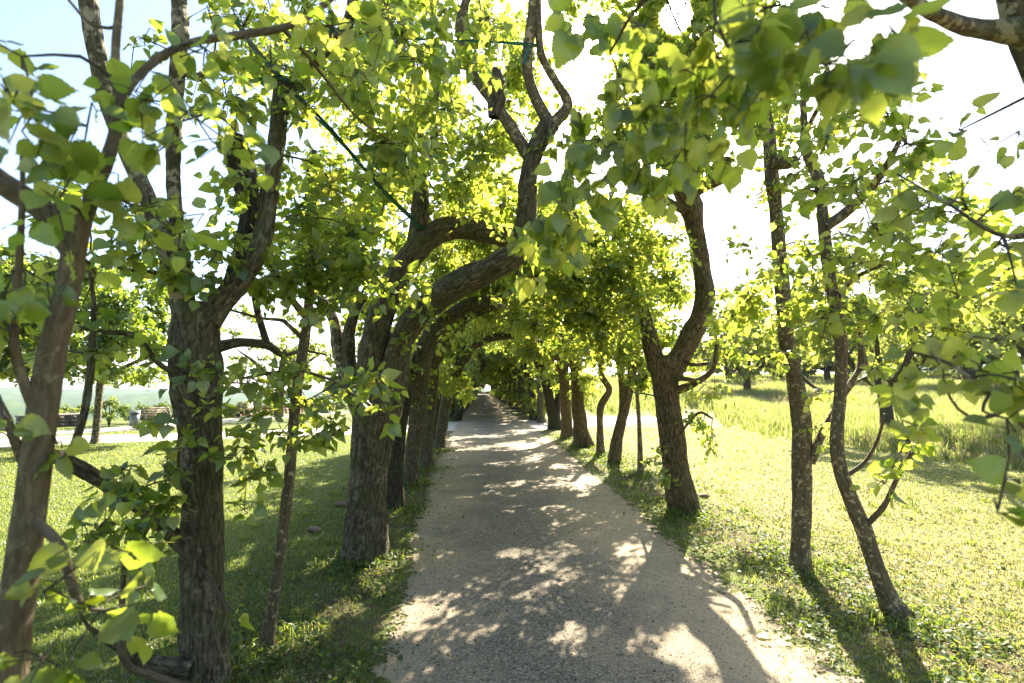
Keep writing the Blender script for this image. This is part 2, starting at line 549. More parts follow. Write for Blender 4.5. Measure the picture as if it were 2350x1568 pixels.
def spray_cluster(lv, tw, rng, c, rad, n, leaf, lod, hang=0.0, twig_r=.0022, twigs=True, m=None, flat=.7):
    """a bunch of leafy twigs round c: leaves sit alternately on both sides of each twig"""
    c = np.asarray(c, float)
    q = unit(rng.normal(size=(n, 3))) * (.35 + .75 * rng.random((n, 1)))
    q = q * np.array([1, 1, flat]) * rad
    q[:, 2] -= hang * rad * .35
    ln = np.linalg.norm(q, axis=1)
    st = c + .30 * q + rng.normal(0, .16 * rad, (n, 3))
    en = c + q + rng.normal(0, .10 * rad, (n, 3))
    m = m or int(np.clip(rad * .75 / (leaf * .62), 3, 11))
    t = np.linspace(.12, 1, m)
    bend = np.array([0, 0, -.25 - .5 * hang])
    pos = st[:, None, :] + (en - st)[:, None, :] * t[None, :, None] + bend * (t * t)[None, :, None] * ln[:, None, None] * .5
    Dv = unit((en - st) + bend * ln[:, None] * .8)
    U = unit(UP * (1 - .75 * hang) + rng.normal(0, .38 + .4 * hang, (n, 3)))
    U = unit(U - Dv * np.sum(U * Dv, 1, keepdims=True))
    Lt = np.cross(Dv, U)
    side = np.where(np.arange(m) % 2 == 0, 1.0, -1.0)
    side[-1] = 0
    X = Dv[:, None, :] * .55 + side[None, :, None] * Lt[:, None, :] * .9 + np.array([0, 0, -(.28 + .75 * hang)]) + rng.normal(0, .28, (n, m, 3))
    X = unit(X)
    N = U[:, None, :] + rng.normal(0, .42, (n, m, 3))
    N = unit(N - X * np.sum(N * X, 2, keepdims=True))
    sz = leaf * (.62 + .55 * rng.random((n, m)))
    sz[:, -2:] *= .75
    P0 = pos + X * (sz * (.4 if lod != 'low' else .1))[..., None]
    R = np.clip(rng.random((n, m)) * .8 + rng.random((n, 1)) * .3 - .05, 0, 1)
    lv.add(lod, P0.reshape(-1, 3), X.reshape(-1, 3), N.reshape(-1, 3), sz.ravel(), R.ravel())
    if twigs and tw is not None:
        for i in range(n):
            pp = np.vstack([c, st[i], pos[i][m // 3], pos[i][2 * m // 3], pos[i][-1]])
            tw.tube(pp, np.linspace(twig_r * 1.3, twig_r * .45, 5), 3, cap=False, smoothit=False)


# openings between the crowns where the sky shows
OPEN = [(600, 740, 40, 60), (728, 770, 35, 85), (1345, 140, 60, 100), (1700, 520, 60, 120), (350, 690, 28, 40), (705, 330, 50, 40), (620, 240, 40, 50), (600, 80, 10, 10), (500, 160, 25, 30)]


class Tree:
    def __init__(s, name, label, base, bark='bark', cat='tree', group=None, seed=0, leafmat='lime'):
        s.name = name; s.base = np.asarray(base, float); s.bark = bark; s.leafmat = leafmat
        s.rng = np.random.default_rng(seed)
        s.root = empty(name, s.base); tag(s.root, label, cat, group)
        s.trunk = MB(); s.limbs = []; s.pts = []; s.rads = []; s.tw = MB(); s.lv = Leaves()

    def _poly(s, pl):
        xy = np.array([[(a - CX) / F, (CY - b) / F] for a, b, d, w in pl])
        t = np.gradient(xy, axis=0); t /= np.linalg.norm(t, axis=1)[:, None] + 1e-9
        k = xy[:, 0] * -t[:, 1] + xy[:, 1] * t[:, 0]
        return np.array([P(a, b, d) for a, b, d, w in pl]), np.array([w * d / F / 2 * .95 for a, b, d, w in pl]) / np.sqrt(1 + k * k)

    def bole(s, pl, world=False, sides=22, amp=.05, ridges=.09, roots=.45):
        p, r = (np.array([x[:3] for x in pl], float), np.array([x[3] for x in pl], float)) if world else s._poly(pl)
        if not world:
            p[0][2] = min(p[0][2], 0.0)
        p = np.vstack([p[0] - np.array([0, 0, .06]), p]); r = np.concatenate([[r[0] * 1.1], r])
        s.trunk.tube(p, r, sides, amp, s.rng, ridges=ridges, roots=roots, step=max(.035, r.mean() * .5))
        pp, rr = resample(p, r, .12)
        k = pp[:, 2] > 1.0
        s.pts.append(pp[k]); s.rads.append(rr[k])

    def limb(s, pl, world=False, sides=12, amp=.085, bark=None, name='limb', ridges=.06):
        p, r = (np.array([x[:3] for x in pl], float), np.array([x[3] for x in pl], float)) if world else s._poly(pl)
        mb = MB(); mb.tube(p, r, sides, amp, s.rng, ridges=ridges)
        s.limbs.append((name, mb, bark or s.bark))
        pp, rr = resample(p, r, .12)
        s.pts.append(pp); s.rads.append(rr)

    def near_limb(s, c):
        pts = np.vstack(s.pts); d = np.linalg.norm(pts - c, axis=1)
        k = int(np.argmin(d))
        return pts[k], d[k], np.concatenate(s.rads)[k]

    def cluster(s, c, rad, n, leaf=.072, lod='mid', hang=0., twigs=True, branch=True, twig_r=.0022, m=None, flat=.7):
        c = np.asarray(c, float)
        if branch:
            a, d, ra = s.near_limb(c)
            mid = (a + c) / 2 + s.rng.normal(0, .08 * d, 3) + np.array([0, 0, .10 * d])
            r0 = min(max(.004, .0055 * (1 + d)), ra * .6 + .001)
            s.tw.tube(np.array([a, mid, c]), np.array([r0, r0 * .75, twig_r * 1.3]), 5, cap=False, step=.1)
            s.pts.append(np.linspace(mid, c, 4)); s.rads.append(np.full(4, r0 * .6))
        spray_cluster(s.lv, s.tw, s.rng, c, rad, n, leaf, lod, hang, twig_r, twigs, m, flat)

    def pclusters(s, lst, leaf=.072, hang=0., twig_r=.0022):
        for e in lst:
            px, py, d, r, n = e[:5]
            h = e[5] if len(e) > 5 else hang
            lod = 'hi' if d < 2.1 else 'mid'
            kr, kn = (1.25, .8) if h > .6 else (1.75, .9) if d < 1.7 else (1.45, 1.15) if d < 2.4 else (1.2, 1.45)
            s.cluster(P(px, py, d), kr * r * d / F, max(1, int(round(kn * n))), leaf, lod, h, True, True, twig_r)

    def fill(s, x0, x1, y0, y1, d0, d1, n, r, sp, hang=.1, leaf=.072):
        k = 0
        while k < n:
            px, py, d = s.rng.uniform(x0, x1), s.rng.uniform(y0, y1), s.rng.uniform(d0, d1)
            if any(((px - a) / (rx + r * .5)) ** 2 + ((py - b) / (ry + r * .4)) ** 2 < 1 for a, b, rx, ry in OPEN):
                k += .34
                continue
            s.cluster(P(px, py, d), r * d / F, sp, leaf, 'mid', hang)
            k += 1

    def build(s):
        link('trunk', s.trunk.mesh('trunk', M[s.bark], s.base), s.root)
        for nm, mb, bk in s.limbs:
            link(nm, mb.mesh(nm, M[bk], s.base), s.root)
        if any(s.lv.d.values()):
            me = s.lv.mesh('crown', M[s.leafmat], s.base, s.tw if s.tw.n else None)
            link('crown', me, s.root)
        return s.root


def copy_tree(o, parent=None):
    c = o.copy(); COL.objects.link(c); c.parent = parent
    for ch in list(o.children):
        copy_tree(ch, c)
    return c

# ------------------------------------------------------------------ the setting
def ground_mat():
    m, t = new_mat('lawn_and_soil')
    tcd = nd(t, 'ShaderNodeTexCoord'); v = tcd.outputs['Object']
    n1 = noise(t, v, .35, 4); n2 = noise(t, v, 5, 4); n3 = noise(t, v, 60, 3, .7)
    g = ramp(t, n3, [(.3, (.035, .055, .012)), (.5, (.085, .115, .022)), (.7, (.16, .18, .05))])
    g2 = ramp(t, n3, [(.3, (.06, .075, .02)), (.5, (.13, .15, .035)), (.72, (.22, .21, .08))])
    c = mixc(t, ramp(t, n1, [(.35, (0, 0, 0)), (.65, (1, 1, 1))]), g, g2)
    soil = ramp(t, n3, [(.3, (.05, .036, .022)), (.7, (.17, .125, .08))])
    sx = nd(t, 'ShaderNodeSeparateXYZ'); t.links.new(v, sx.inputs[0])
    # worn earth under the two rows of trees
    a = mth(t, 'ABSOLUTE', mth(t, 'SUBTRACT', mth(t, 'ABSOLUTE', mth(t, 'SUBTRACT', sx.outputs[0], .85)), 1.95))
    row = mth(t, 'SUBTRACT', 1.0, mth(t, 'MINIMUM', mth(t, 'DIVIDE', a, .9), 1.0))
    dry = ramp(t, n3, [(.3, (.13, .10, .05)), (.5, (.28, .22, .11)), (.72, (.40, .33, .19))])
    fr = ramp(t, mth(t, 'ADD', mth(t, 'MULTIPLY', sx.outputs[0], .1), mth(t, 'SUBTRACT', n2, .5)), [(.22, (0, 0, 0)), (.42, (1, 1, 1))])
    fd = mth(t, 'MULTIPLY', fr, ramp(t, mth(t, 'MULTIPLY', sx.outputs[0], .1), [(.45, (1, 1, 1)), (.75, (.3, .3, .3))]))
    c = mixc(t, mth(t, 'MULTIPLY', fd, .75), c, dry)
    f = ramp(t, mth(t, 'ADD', mth(t, 'MULTIPLY', row, .42), mth(t, 'SUBTRACT', n2, .28)), [(.42, (0, 0, 0)), (.60, (1, 1, 1))])
    c = mixc(t, mth(t, 'MULTIPLY', f, .8), c, soil)
    b = nd(t, 'ShaderNodeBsdfPrincipled'); t.links.new(c, b.inputs['Base Color']); b.inputs['Roughness'].default_value = .9
    b.inputs['Specular IOR Level'].default_value = .15
    bp = nd(t, 'ShaderNodeBump'); bp.inputs['Strength'].default_value = .8; bp.inputs['Distance'].default_value = .03
    t.links.new(mth(t, 'ADD', n3, n2), bp.inputs['Height']); t.links.new(bp.outputs[0], b.inputs['Normal'])
    o = nd(t, 'ShaderNodeOutputMaterial'); t.links.new(b.outputs[0], o.inputs[0])
    return m


def gravel_mat(name, sand, grey, greyness, fray=False):
    m, t = new_mat(name)
    tcd = nd(t, 'ShaderNodeTexCoord'); v = tcd.outputs['Object']
    n1 = noise(t, v, 1.1, 5, .6); n2 = noise(t, v, 14, 4, .65)
    vo = nd(t, 'ShaderNodeTexVoronoi'); vo.inputs['Scale'].default_value = 95; t.links.new(v, vo.inputs['Vector'])
    vo2 = nd(t, 'ShaderNodeTexVoronoi'); vo2.inputs['Scale'].default_value = 210; t.links.new(v, vo2.inputs['Vector'])
    sc = nd(t, 'ShaderNodeSeparateColor'); t.links.new(vo.outputs['Color'], sc.inputs[0])
    sc2 = nd(t, 'ShaderNodeSeparateColor'); t.links.new(vo2.outputs['Color'], sc2.inputs[0])
    k = lambda c, s: tuple(x * s for x in c)
    cs = ramp(t, n2, [(.3, k(sand, .72)), (.55, sand), (.75, k(sand, 1.25))])
    cg = ramp(t, sc.outputs[0], [(0, k(grey, .2)), (.5, k(grey, .9)), (1, k(grey, 2.4))])
    cg = mixc(t, .35, cg, ramp(t, sc2.outputs[1], [(0, k(grey, .4)), (1, k(grey, 1.8))]))
    sx = nd(t, 'ShaderNodeSeparateXYZ'); t.links.new(v, sx.inputs[0])
    # stones lie thickest along the middle of the path, trodden sand at its right side
    mid = mth(t, 'SUBTRACT', 1.0, mth(t, 'MINIMUM', mth(t, 'ABSOLUTE', mth(t, 'DIVIDE', mth(t, 'SUBTRACT', sx.outputs[0], .45), 1.15)), 1.0))
    f = ramp(t, mth(t, 'ADD', mth(t, 'ADD', mth(t, 'MULTIPLY', mid, .30), greyness), mth(t, 'ADD', mth(t, 'MULTIPLY', n1, .8), mth(t, 'MULTIPLY', n2, .45))), [(.66, (0, 0, 0)), (.92, (1, 1, 1))])
    c = mixc(t, f, cs, cg)
    speck = ramp(t, sc.outputs[1], [(.90, (0, 0, 0)), (.93, (1, 1, 1))])
    c = mixc(t, mth(t, 'MULTIPLY', speck, .55), c, k(grey, .45))
    b = nd(t, 'ShaderNodeBsdfPrincipled'); t.links.new(c, b.inputs['Base Color']); b.inputs['Roughness'].default_value = .9
    b.inputs['Specular IOR Level'].default_value = .2
    bp = nd(t, 'ShaderNodeBump'); bp.inputs['Strength'].default_value = .7; bp.inputs['Distance'].default_value = .006
    h = mth(t, 'SUBTRACT', mth(t, 'MULTIPLY', n2, .8), mth(t, 'MULTIPLY', vo.outputs['Distance'], f))
    t.links.new(h, bp.inputs['Height']); t.links.new(bp.outputs[0], b.inputs['Normal'])
    o = nd(t, 'ShaderNodeOutputMaterial')
    if fray:
        # the sand thins out into the verge: bare ground shows between its last patches
        at = nd(t, 'ShaderNodeAttribute', attribute_name='luv'); se = nd(t, 'ShaderNodeSeparateXYZ'); t.links.new(at.outputs['Vector'], se.inputs[0])
        nf = noise(t, v, 7, 6, .75)
        al = mth(t, 'GREATER_THAN', mth(t, 'ADD', se.outputs[0], mth(t, 'MULTIPLY', mth(t, 'SUBTRACT', nf, .5), 2.2)), .5)
        tp_ = nd(t, 'ShaderNodeBsdfTransparent'); mx = nd(t, 'ShaderNodeMixShader')
        t.links.new(al, mx.inputs[0]); t.links.new(tp_.outputs[0], mx.inputs[1]); t.links.new(b.outputs[0], mx.inputs[2])
        t.links.new(mx.outputs[0], o.inputs[0])
    else:
        t.links.new(b.outputs[0], o.inputs[0])
    return m


M['ground'] = ground_mat()
M['path'] = gravel_mat('sandy_gravel', (.33, .265, .175), (.16, .137, .10), .05, True)
M['pave'] = gravel_mat('pale_gravel', (.42, .38, .32), (.36, .34, .31), .0)

# ground: one sheet, polar grid out to the horizon
rr = np.concatenate([np.linspace(0, 60, 61), np.geomspace(62, 3400, 60)])
na = 240
aa = np.arange(na) * 2 * math.pi / na
X = rr[:, None] * np.sin(aa)[None, :]; Y = rr[:, None] * np.cos(aa)[None, :]
Z = gz(X, Y)
V = np.stack([X, Y, Z], 2).reshape(-1, 3)
i = np.arange(len(rr) - 1)[:, None]; j = np.arange(na)[None, :]
a = i * na + j; b = i * na + (j + 1) % na
Q = np.stack([a, a + na, b + na, b], 2).reshape(-1, 4)
gr = link('ground', raw_mesh('ground', V, Q.ravel(), np.full(len(Q), 4), M['ground'], True))
tag(gr, kind='structure')

# gravel path: left and right edges measured, ragged
rngp = np.random.default_rng(3)
LE = [(-3, -.50), (2.0, -.53), (2.9, -.58), (4.3, -.62), (6.5, -.78), (10.4, -.96), (14, -1.05), (17, -1.1), (60, -1.1), (165, -1.15)]
RE = [(-3, 2.15), (2.9, 2.12), (5, 2.05), (8, 2.1), (12, 2.2), (18, 2.25), (30, 2.1), (165, 2.15)]
PATH_L = lambda y: np.interp(y, [p[0] for p in LE], [p[1] for p in LE])
PATH_R = lambda y: np.interp(y, [p[0] for p in RE], [p[1] for p in RE])


def strip(name, ys, xl, xr, z, mat, fl, fr):
    t = np.array([0, .04, .08, .12, .2, .3, .5, .7, .8, .88, .92, .96, 1.0])[None, :]
    n = t.shape[1]
    XX = xl[:, None] * (1 - t) + xr[:, None] * t
    YY = np.repeat(ys[:, None], n, 1)
    V = np.stack([XX, YY, np.full_like(XX, z)], 2).reshape(-1, 3)
    i = np.arange(len(ys) - 1)[:, None]; j = np.arange(n - 1)[None, :]
    a = i * n + j
    Q = np.stack([a, a + 1, a + n + 1, a + n], 2).reshape(-1, 4)
    A = np.zeros((len(V), 3))
    A[:, 0] = np.minimum((XX - xl[:, None]) / fl[:, None], (xr[:, None] - XX) / fr[:, None]).clip(0, 3).ravel()
    o = link(name, raw_mesh(name, V, Q.ravel(), np.full(len(Q), 4), mat, False, ('luv', A)))
    return tag(o, kind='structure')


def rag(n, s, sc):
    k = rngp.normal(size=n)
    ker = np.ones(sc) / sc
    return np.convolve(k, ker, 'same') * s * math.sqrt(sc)


ys = np.concatenate([np.arange(-3, 30, .06), np.arange(30, 165.2, .6)])
strip('path', ys, PATH_L(ys) - .16 + rag(len(ys), .03, 24), PATH_R(ys) + .16 + .22 * sm(7, 3, ys) + rag(len(ys), .03, 24), .006, M['path'],
      np.full(len(ys), .30), .30 + .45 * sm(7, 3, ys))


def ribbon(name, top, bot, z, mat, n=40):
    """a walk given by its far and near edge"""
    def rs(pl):
        p = np.array([G(*q) for q in pl]); s = np.concatenate([[0], np.cumsum(np.linalg.norm(np.diff(p, axis=0), axis=1))])
        t = np.linspace(0, s[-1], n)
        return np.stack([np.interp(t, s, p[:, k]) for k in range(3)], 1)
    A, B = rs(top), rs(bot)
    V = np.concatenate([A, B]); V[:, 2] = z
    Q = np.array([(k + n, k + n + 1, k + 1, k) for k in range(n - 1)])
    o = link(name, raw_mesh(name, V, Q.ravel(), np.full(len(Q), 4), mat, False))
    return tag(o, kind='structure')


CW = ([(-260, 1010), (120, 1001), (412, 994), (700, 985), (1040, 969), (1250, 962), (1560, 950)],
       [(-260, 1046), (120, 1021), (412, 1011), (700, 1001), (1030, 989), (1260, 986), (1500, 969), (1600, 958)])
ribbon('crossing_walk', CW[0], CW[1], .003, M['pave'])
BW = ([(-260, 1000), (120, 990), (250, 982), (412, 970), (560, 959), (800, 944)],
       [(-260, 1010), (120, 998), (250, 992), (330, 987), (412, 980), (560, 966), (800, 948)])
ribbon('bench_walk', BW[0], BW[1], .005, M['pave'])

# far wooded hills round the horizon
na, nr = 720, 26
az = np.linspace(0, 2 * math.pi, na, endpoint=False)
rng = np.random.default_rng(11)


def fbm(x, y):
    v = 0
    for k in range(5):
        f = .004 * 2 ** k
        v = v + np.sin(x * f * 1.3 + 1.7 * k + np.sin(y * f + k)) * np.cos(y * f * 1.1 + 2.3 * k) * .6 ** k
    return v


rad = np.linspace(500, 2600, nr)
XX = rad[:, None] * np.sin(az); YY = rad[:, None] * np.cos(az)
right = sm(.25, .9, np.where(az < math.pi, az, az - 2 * math.pi))[None, :]
prof = np.linspace(0, 1, nr)[:, None]
H = -62 + prof * (56 + 115 * right) + 9 * fbm(XX, YY) * (.3 + prof) + rng.normal(0, 2.6, XX.shape)
V = np.stack([XX, YY, H], 2).reshape(-1, 3)
i = np.arange(nr - 1)[:, None]; j = np.arange(na)[None, :]
a = i * na + j; b = i * na + (j + 1) % na
Q = np.stack([a, a + na, b + na, b], 2).reshape(-1, 4)
mh, t = new_mat('far_forest')
tcd = nd(t, 'ShaderNodeTexCoord')
c = ramp(t, noise(t, tcd.outputs['Object'], .02, 6, .7), [(.3, (.025, .045, .015)), (.55, (.05, .08, .022)), (.75, (.10, .12, .04))])
bb = nd(t, 'ShaderNodeBsdfDiffuse'); t.links.new(c, bb.inputs[0])
oo = nd(t, 'ShaderNodeOutputMaterial'); t.links.new(bb.outputs[0], oo.inputs[0])
tag(link('hills', raw_mesh('hills', V, Q.ravel(), np.full(len(Q), 4), mh, False)), kind='structure')


# ------------------------------------------------------------------ grass, meadow, litter (stuff nobody could count)
def blades(name, pos, h, w, mat, lean=.35, rng=None, curve=.5, bias=None):
    """one curved two-step blade per position"""
    k = len(pos)
    az_ = rng.random(k) * 6.283
    f = np.stack([np.cos(az_), np.sin(az_), np.zeros(k)], 1)
    sd = np.stack([-f[:, 1], f[:, 0], np.zeros(k)], 1)
    ln = np.abs(rng.normal(lean, .25, k))[:, None]
    h = h[:, None]; w = w[:, None]
    b0 = pos - sd * w; b1 = pos + sd * w
    mdl = pos + UP * h * .6 + f * h * ln * .35
    m0 = mdl - sd * w * .75; m1 = mdl + sd * w * .75
    tip = pos + UP * h * (1 - .25 * ln) + f * h * ln * (1 + curve * .3)
    V = np.stack([b0, b1, m1, m0, tip], 1).reshape(-1, 3)
    rr_ = rng.random(k) if bias is None else np.clip(rng.random(k) * .75 + bias, 0, 1)
    r = np.repeat(rr_, 5)
    A = np.stack([np.zeros(k * 5), np.zeros(k * 5), r], 1)
    base = np.arange(k) * 5
    F4 = np.stack([base, base + 1, base + 2, base + 3], 1)
    F3 = np.stack([base + 3, base + 2, base + 4], 1)
    ff = np.concatenate([F4.ravel(), F3.ravel()]); ss = np.concatenate([np.full(k, 4), np.full(k, 3)])
    o = link(name, raw_mesh(name, V, ff, ss, mat, True, ('luv', A)))
    return o


WALKS = [CW, BW]


def on_walk(x, y):
    v = np.stack([x, y, np.full_like(x, -EYE)], 1)
    dz_ = v @ FWD; pxx = CX + F * (v @ RGT) / dz_; pyy = CY - F * (v @ UPV) / dz_
    r = np.zeros(len(x), bool)
    for top, bot in WALKS:
        r |= (pyy > np.interp(pxx, *zip(*top)) - .5) & (pyy < np.interp(pxx, *zip(*bot)) + .5)
    return r & (dz_ > 9)


def in_path(x, y):
    return (x > PATH_L(y) - .02) & (x < PATH_R(y) + .02)


rng = np.random.default_rng(21)
# mown lawn and verges: uneven tufts, thinner under the trees
NT = 230000
d = 1.7 * (22 / 1.7) ** (rng.random(NT) ** .85)
px = rng.uniform(-150, 2500, NT)
pts = EYEP + d[:, None] * (np.array([FWD[0], FWD[1], 0]) / np.hypot(FWD[0], FWD[1]) + ((px - CX) / F)[:, None] * RGT)
x, y = pts[:, 0], pts[:, 1]
patch = np.sin(x * 3.1 + np.sin(y * 2.3)) + np.sin(y * 4.3 + 1.3 * np.sin(x * 5.1)) + .8 * np.sin(x * 11 + y * 7)
row = np.minimum(np.abs(x + 1.15), np.abs(x - 2.75))
inn = np.minimum(x - PATH_L(y), PATH_R(y) - x)
fray = rng.exponential(.05, NT) + (x > 1) * rng.exponential(.10, NT) * sm(7, 3, y)
keep = (inn < fray) & ~on_walk(x, y) & (rng.random(NT) < np.where(row < .8, .45 + .3 * (patch > .2), .9))
edge = np.minimum(np.abs(x - PATH_L(y)), np.abs(x - PATH_R(y)))
keep &= rng.random(NT) < .22 + 1.6 * edge
pp = np.stack([x, y, gz(x, y)], 1)[keep]; dd = d[keep]; pa = patch[keep]
hh = (.018 + .014 * rng.random(len(pp)) + .016 * (pa > .7) * rng.random(len(pp))) * (1 + .03 * dd)
g = blades('grass', pp, hh, .0015 + .0005 * dd, M['grass'], .6, rng, bias=.12 + .28 * sm(1.8, 3.0, pp[:, 0]) * sm(11, 6, pp[:, 1]) + .16 * sm(2, 3.5, pp[:, 0]) + .12 * sm(-3.5, -6, pp[:, 0]) + .1 * pa * .3)
tag(g, 'short mown grass on the lawn and verges beside the gravel path', 'grass', kind='stuff')
# longer tufts
NT = 200
d = rng.uniform(1.9, 9, NT); px = rng.uniform(-100, 2450, NT)
c = EYEP + d[:, None] * (np.array([FWD[0], FWD[1], 0]) + ((px - CX) / F)[:, None] * RGT)
tp = np.repeat(c, 34, 0) + rng.normal(0, .035, (NT * 34, 3)); tp[:, 2] = gz(tp[:, 0], tp[:, 1])
ok = ~in_path(tp[:, 0], tp[:, 1])
tp = tp[ok]; td = np.repeat(d, 34)[ok]
g = blades('grass_tufts', tp, rng.uniform(.04, .095, len(tp)), .0016 + .0004 * td, M['grass'], .6, rng)
tag(g, 'longer grass tufts scattered over the verges', 'grass', kind='stuff')

# the tall meadow on the right
YB = ([1200, 1300, 1560, 1628, 1661, 1768, 1964, 2098, 2350, 2700], [938, 938, 944, 940, 971, 991, 1018, 1036, 1076, 1130])
NT = 600000
px = rng.uniform(1250, 2680, NT)
yb = np.interp(px, *YB) + 4 * np.sin(px * .051) + 3 * np.sin(px * .13) + rng.normal(0, 5, NT)
d0 = EYE * F / (yb - 893)
d = d0 * (95 / d0) ** (rng.random(NT) ** 1.15)
pts = EYEP + d[:, None] * (np.array([FWD[0], FWD[1], 0]) + ((px - CX) / F)[:, None] * RGT)
x, y = pts[:, 0], pts[:, 1]
keep = (x > 4.3 + .5 * np.sin(y * 1.7) + rng.random(NT))
pp = np.stack([x, y, gz(x, y)], 1)[keep]; dd = d[keep]; dz = (d - d0)[keep]
hh = (.14 + .62 * sm(-.2, 2.4, dz)) * rng.uniform(.6, 1.2, len(pp)) * (1 + .22 * np.sin(pp[:, 0] * .9 + np.sin(pp[:, 1] * .7)))
g = blades('meadow_grass', pp, hh, .0022 + .00055 * dd, M['meadow'], .28, rng)
tag(g, 'tall uncut meadow grass with pale seed heads beside the mown verge', 'meadow grass', kind='stuff')
k = rng.random(len(pp)) < .02 + .10 * sm(2, 14, dz)
sp_ = pp[k]
g = blades('meadow_seed_heads', sp_, (.55 + .45 * rng.random(len(sp_))) * (.45 + .55 * sm(.2, 5, dz[k])), .0016 + .00042 * dd[k], M['seed'], .22, rng)
tag(g, 'pale brownish grass stalks gone to seed standing above the meadow', 'meadow grass', kind='stuff')
# clover and other pink flowers at the meadow's edge
k = rng.random(len(pp)) < np.where(dz < 2.5, .03, .003)
fp = pp[k].copy(); fp[:, 2] += hh[k] * .75
lv = Leaves()
for _ in range(4):
    Xd = unit(rng.normal(size=fp.shape)); Nn = unit(np.cross(Xd, rng.normal(size=fp.shape)))
    lv.add('low', fp, Xd, Nn, .016 + .0007 * dd[k], rng.random(len(fp)))
tag(link('clover_flowers', lv.mesh('clover_flowers', M['flower'], (0, 0, 0))), 'small pink clover flowers along the edge of the tall meadow', 'flowers', kind='stuff')

# leaf litter and clippings on the verges, ground ivy under the trees
NT = 60000
d = 1.9 * (14 / 1.9) ** rng.random(NT); px = rng.uniform(-150, 2500, NT)
pts = EYEP + d[:, None] * (np.array([FWD[0], FWD[1], 0]) + ((px - CX) / F)[:, None] * RGT)
x, y = pts[:, 0], pts[:, 1]
row = np.minimum(np.abs(x + 1.2), np.abs(x - 3.0))
inn = np.minimum(x - PATH_L(y), PATH_R(y) - x)
keep = ((inn < rng.exponential(.06, NT)) | (rng.random(NT) < .012)) & (rng.random(NT) < np.where(row < 1.1, .9, np.where(x > 2, .55, .10)) * (.5 + .5 * (np.sin(x * 4.1 + 2 * np.sin(y * 1.9)) + np.sin(y * 3.3 + x) > -.3)))
pp = np.stack([x, y, gz(x, y) + rng.uniform(.012, .04, NT)], 1)[keep]; n = len(pp)
Xd = unit(np.stack([rng.normal(size=n), rng.normal(size=n), rng.normal(0, .25, n)], 1))
Nn = unit(UP + rng.normal(0, .45, (n, 3))); Nn = unit(Nn - Xd * np.sum(Xd * Nn, 1, keepdims=True))
lv = Leaves(); lv.add('low', pp, Xd, Nn, rng.uniform(.008, .022, n) * (1 + (rng.random(n) < .06)) + .0012 * d[keep], rng.random(n) ** 1.2)
tag(link('leaf_litter', lv.mesh('leaf_litter', M['litter'], (0, 0, 0))), 'fallen leaves, clippings and low ground cover on the verges', 'leaf litter', kind='stuff')

# creeping plants and longer grass round the feet of the trees
FEET = [G(470, 1573), G(612, 1484), G(832, 1290), G(905, 1172), G(945, 1112), G(977, 1080), G(1006, 1036), G(2055, 1420), G(1837, 1308), G(1572, 1180), G(1471, 1092), G(1410, 1062), G(1378, 1046), G(1340, 1026), G(1303, 1006)]
tp = []; lp = []
for f in FEET:
    k = 260
    a = rng.random(k) * 6.283; r0 = .13 + rng.exponential(.10, k)
    tp.append(np.stack([f[0] + r0 * np.cos(a), f[1] + r0 * np.sin(a), np.zeros(k)], 1))
    k = 420
    a = rng.random(k) * 6.283; r0 = .14 + rng.exponential(.24, k)
    lp.append(np.stack([f[0] + r0 * np.cos(a), f[1] + r0 * np.sin(a) * 1.3, rng.uniform(.015, .07, k)], 1))
tp = np.concatenate(tp); lp = np.concatenate(lp)
dt = np.hypot(tp[:, 0], tp[:, 1])
g = blades('trunk_grass', tp, rng.uniform(.04, .13, len(tp)), .0016 + .0004 * dt, M['grass'], .6, rng)
tag(g, 'longer uncut grass round the feet of the lime trunks', 'grass', kind='stuff')
NT = 16000
yy = 2.0 * (16 / 2.0) ** rng.random(NT); xx = np.where(rng.random(NT) < .45, -1.15, 2.75) + rng.normal(0, .5, NT)
cl = np.sin(xx * 7 + 2 * np.sin(yy * 3)) + np.sin(yy * 5 + xx * 3)
ok = (cl > -.2) & (np.minimum(xx - PATH_L(yy), PATH_R(yy) - xx) < -.02)
lp = np.concatenate([lp, np.stack([xx, yy, rng.uniform(.012, .055, NT)], 1)[ok]])
n = len(lp); dl = np.hypot(lp[:, 0], lp[:, 1])
Xd = unit(np.stack([rng.normal(size=n), rng.normal(size=n), rng.normal(0, .3, n)], 1))
Nn = unit(UP + rng.normal(0, .5, (n, 3))); Nn = unit(Nn - Xd * np.sum(Xd * Nn, 1, keepdims=True))
lv = Leaves(); lv.add('low', lp, Xd, Nn, rng.uniform(.014, .036, n) + .0012 * dl, rng.random(n))
tag(link('ground_ivy', lv.mesh('ground_ivy', M['shrub'], (0, 0, 0))), 'low dark creeping plants under the two rows of limes', 'ground cover', kind='stuff')

# loose stones on the path
NT = 15000
yy = 1.7 * (11 / 1.7) ** rng.random(NT)
xx = rng.normal(.45, .75, NT)
ok = in_path(xx, yy); xx, yy = xx[ok], yy[ok]
n = len(xx)
oct_v = np.array([(1, 0, 0), (0, 1, 0), (-1, 0, 0), (0, -1, 0), (0, 0, 1)], float)
sz = rng.gamma(2.2, .0016, n) + .0015 + .0003 * yy
ang = rng.random(n) * 6.28
sc_ = np.stack([sz * rng.uniform(.7, 1.3, n), sz * rng.uniform(.6, 1.1, n), sz * rng.uniform(.45, .9, n)], 1)
VV = oct_v[None] * sc_[:, None, :]
VV = np.stack([VV[..., 0] * np.cos(ang)[:, None] - VV[..., 1] * np.sin(ang)[:, None], VV[..., 0] * np.sin(ang)[:, None] + VV[..., 1] * np.cos(ang)[:, None], VV[..., 2]], 2)
VV = VV + np.stack([xx, yy, np.full(n, .006)], 1)[:, None, :]
T = (np.arange(n)[:, None, None] * 5 + np.array([(0, 1, 4), (1, 2, 4), (2, 3, 4), (3, 0, 4)])[None]).reshape(-1, 3)
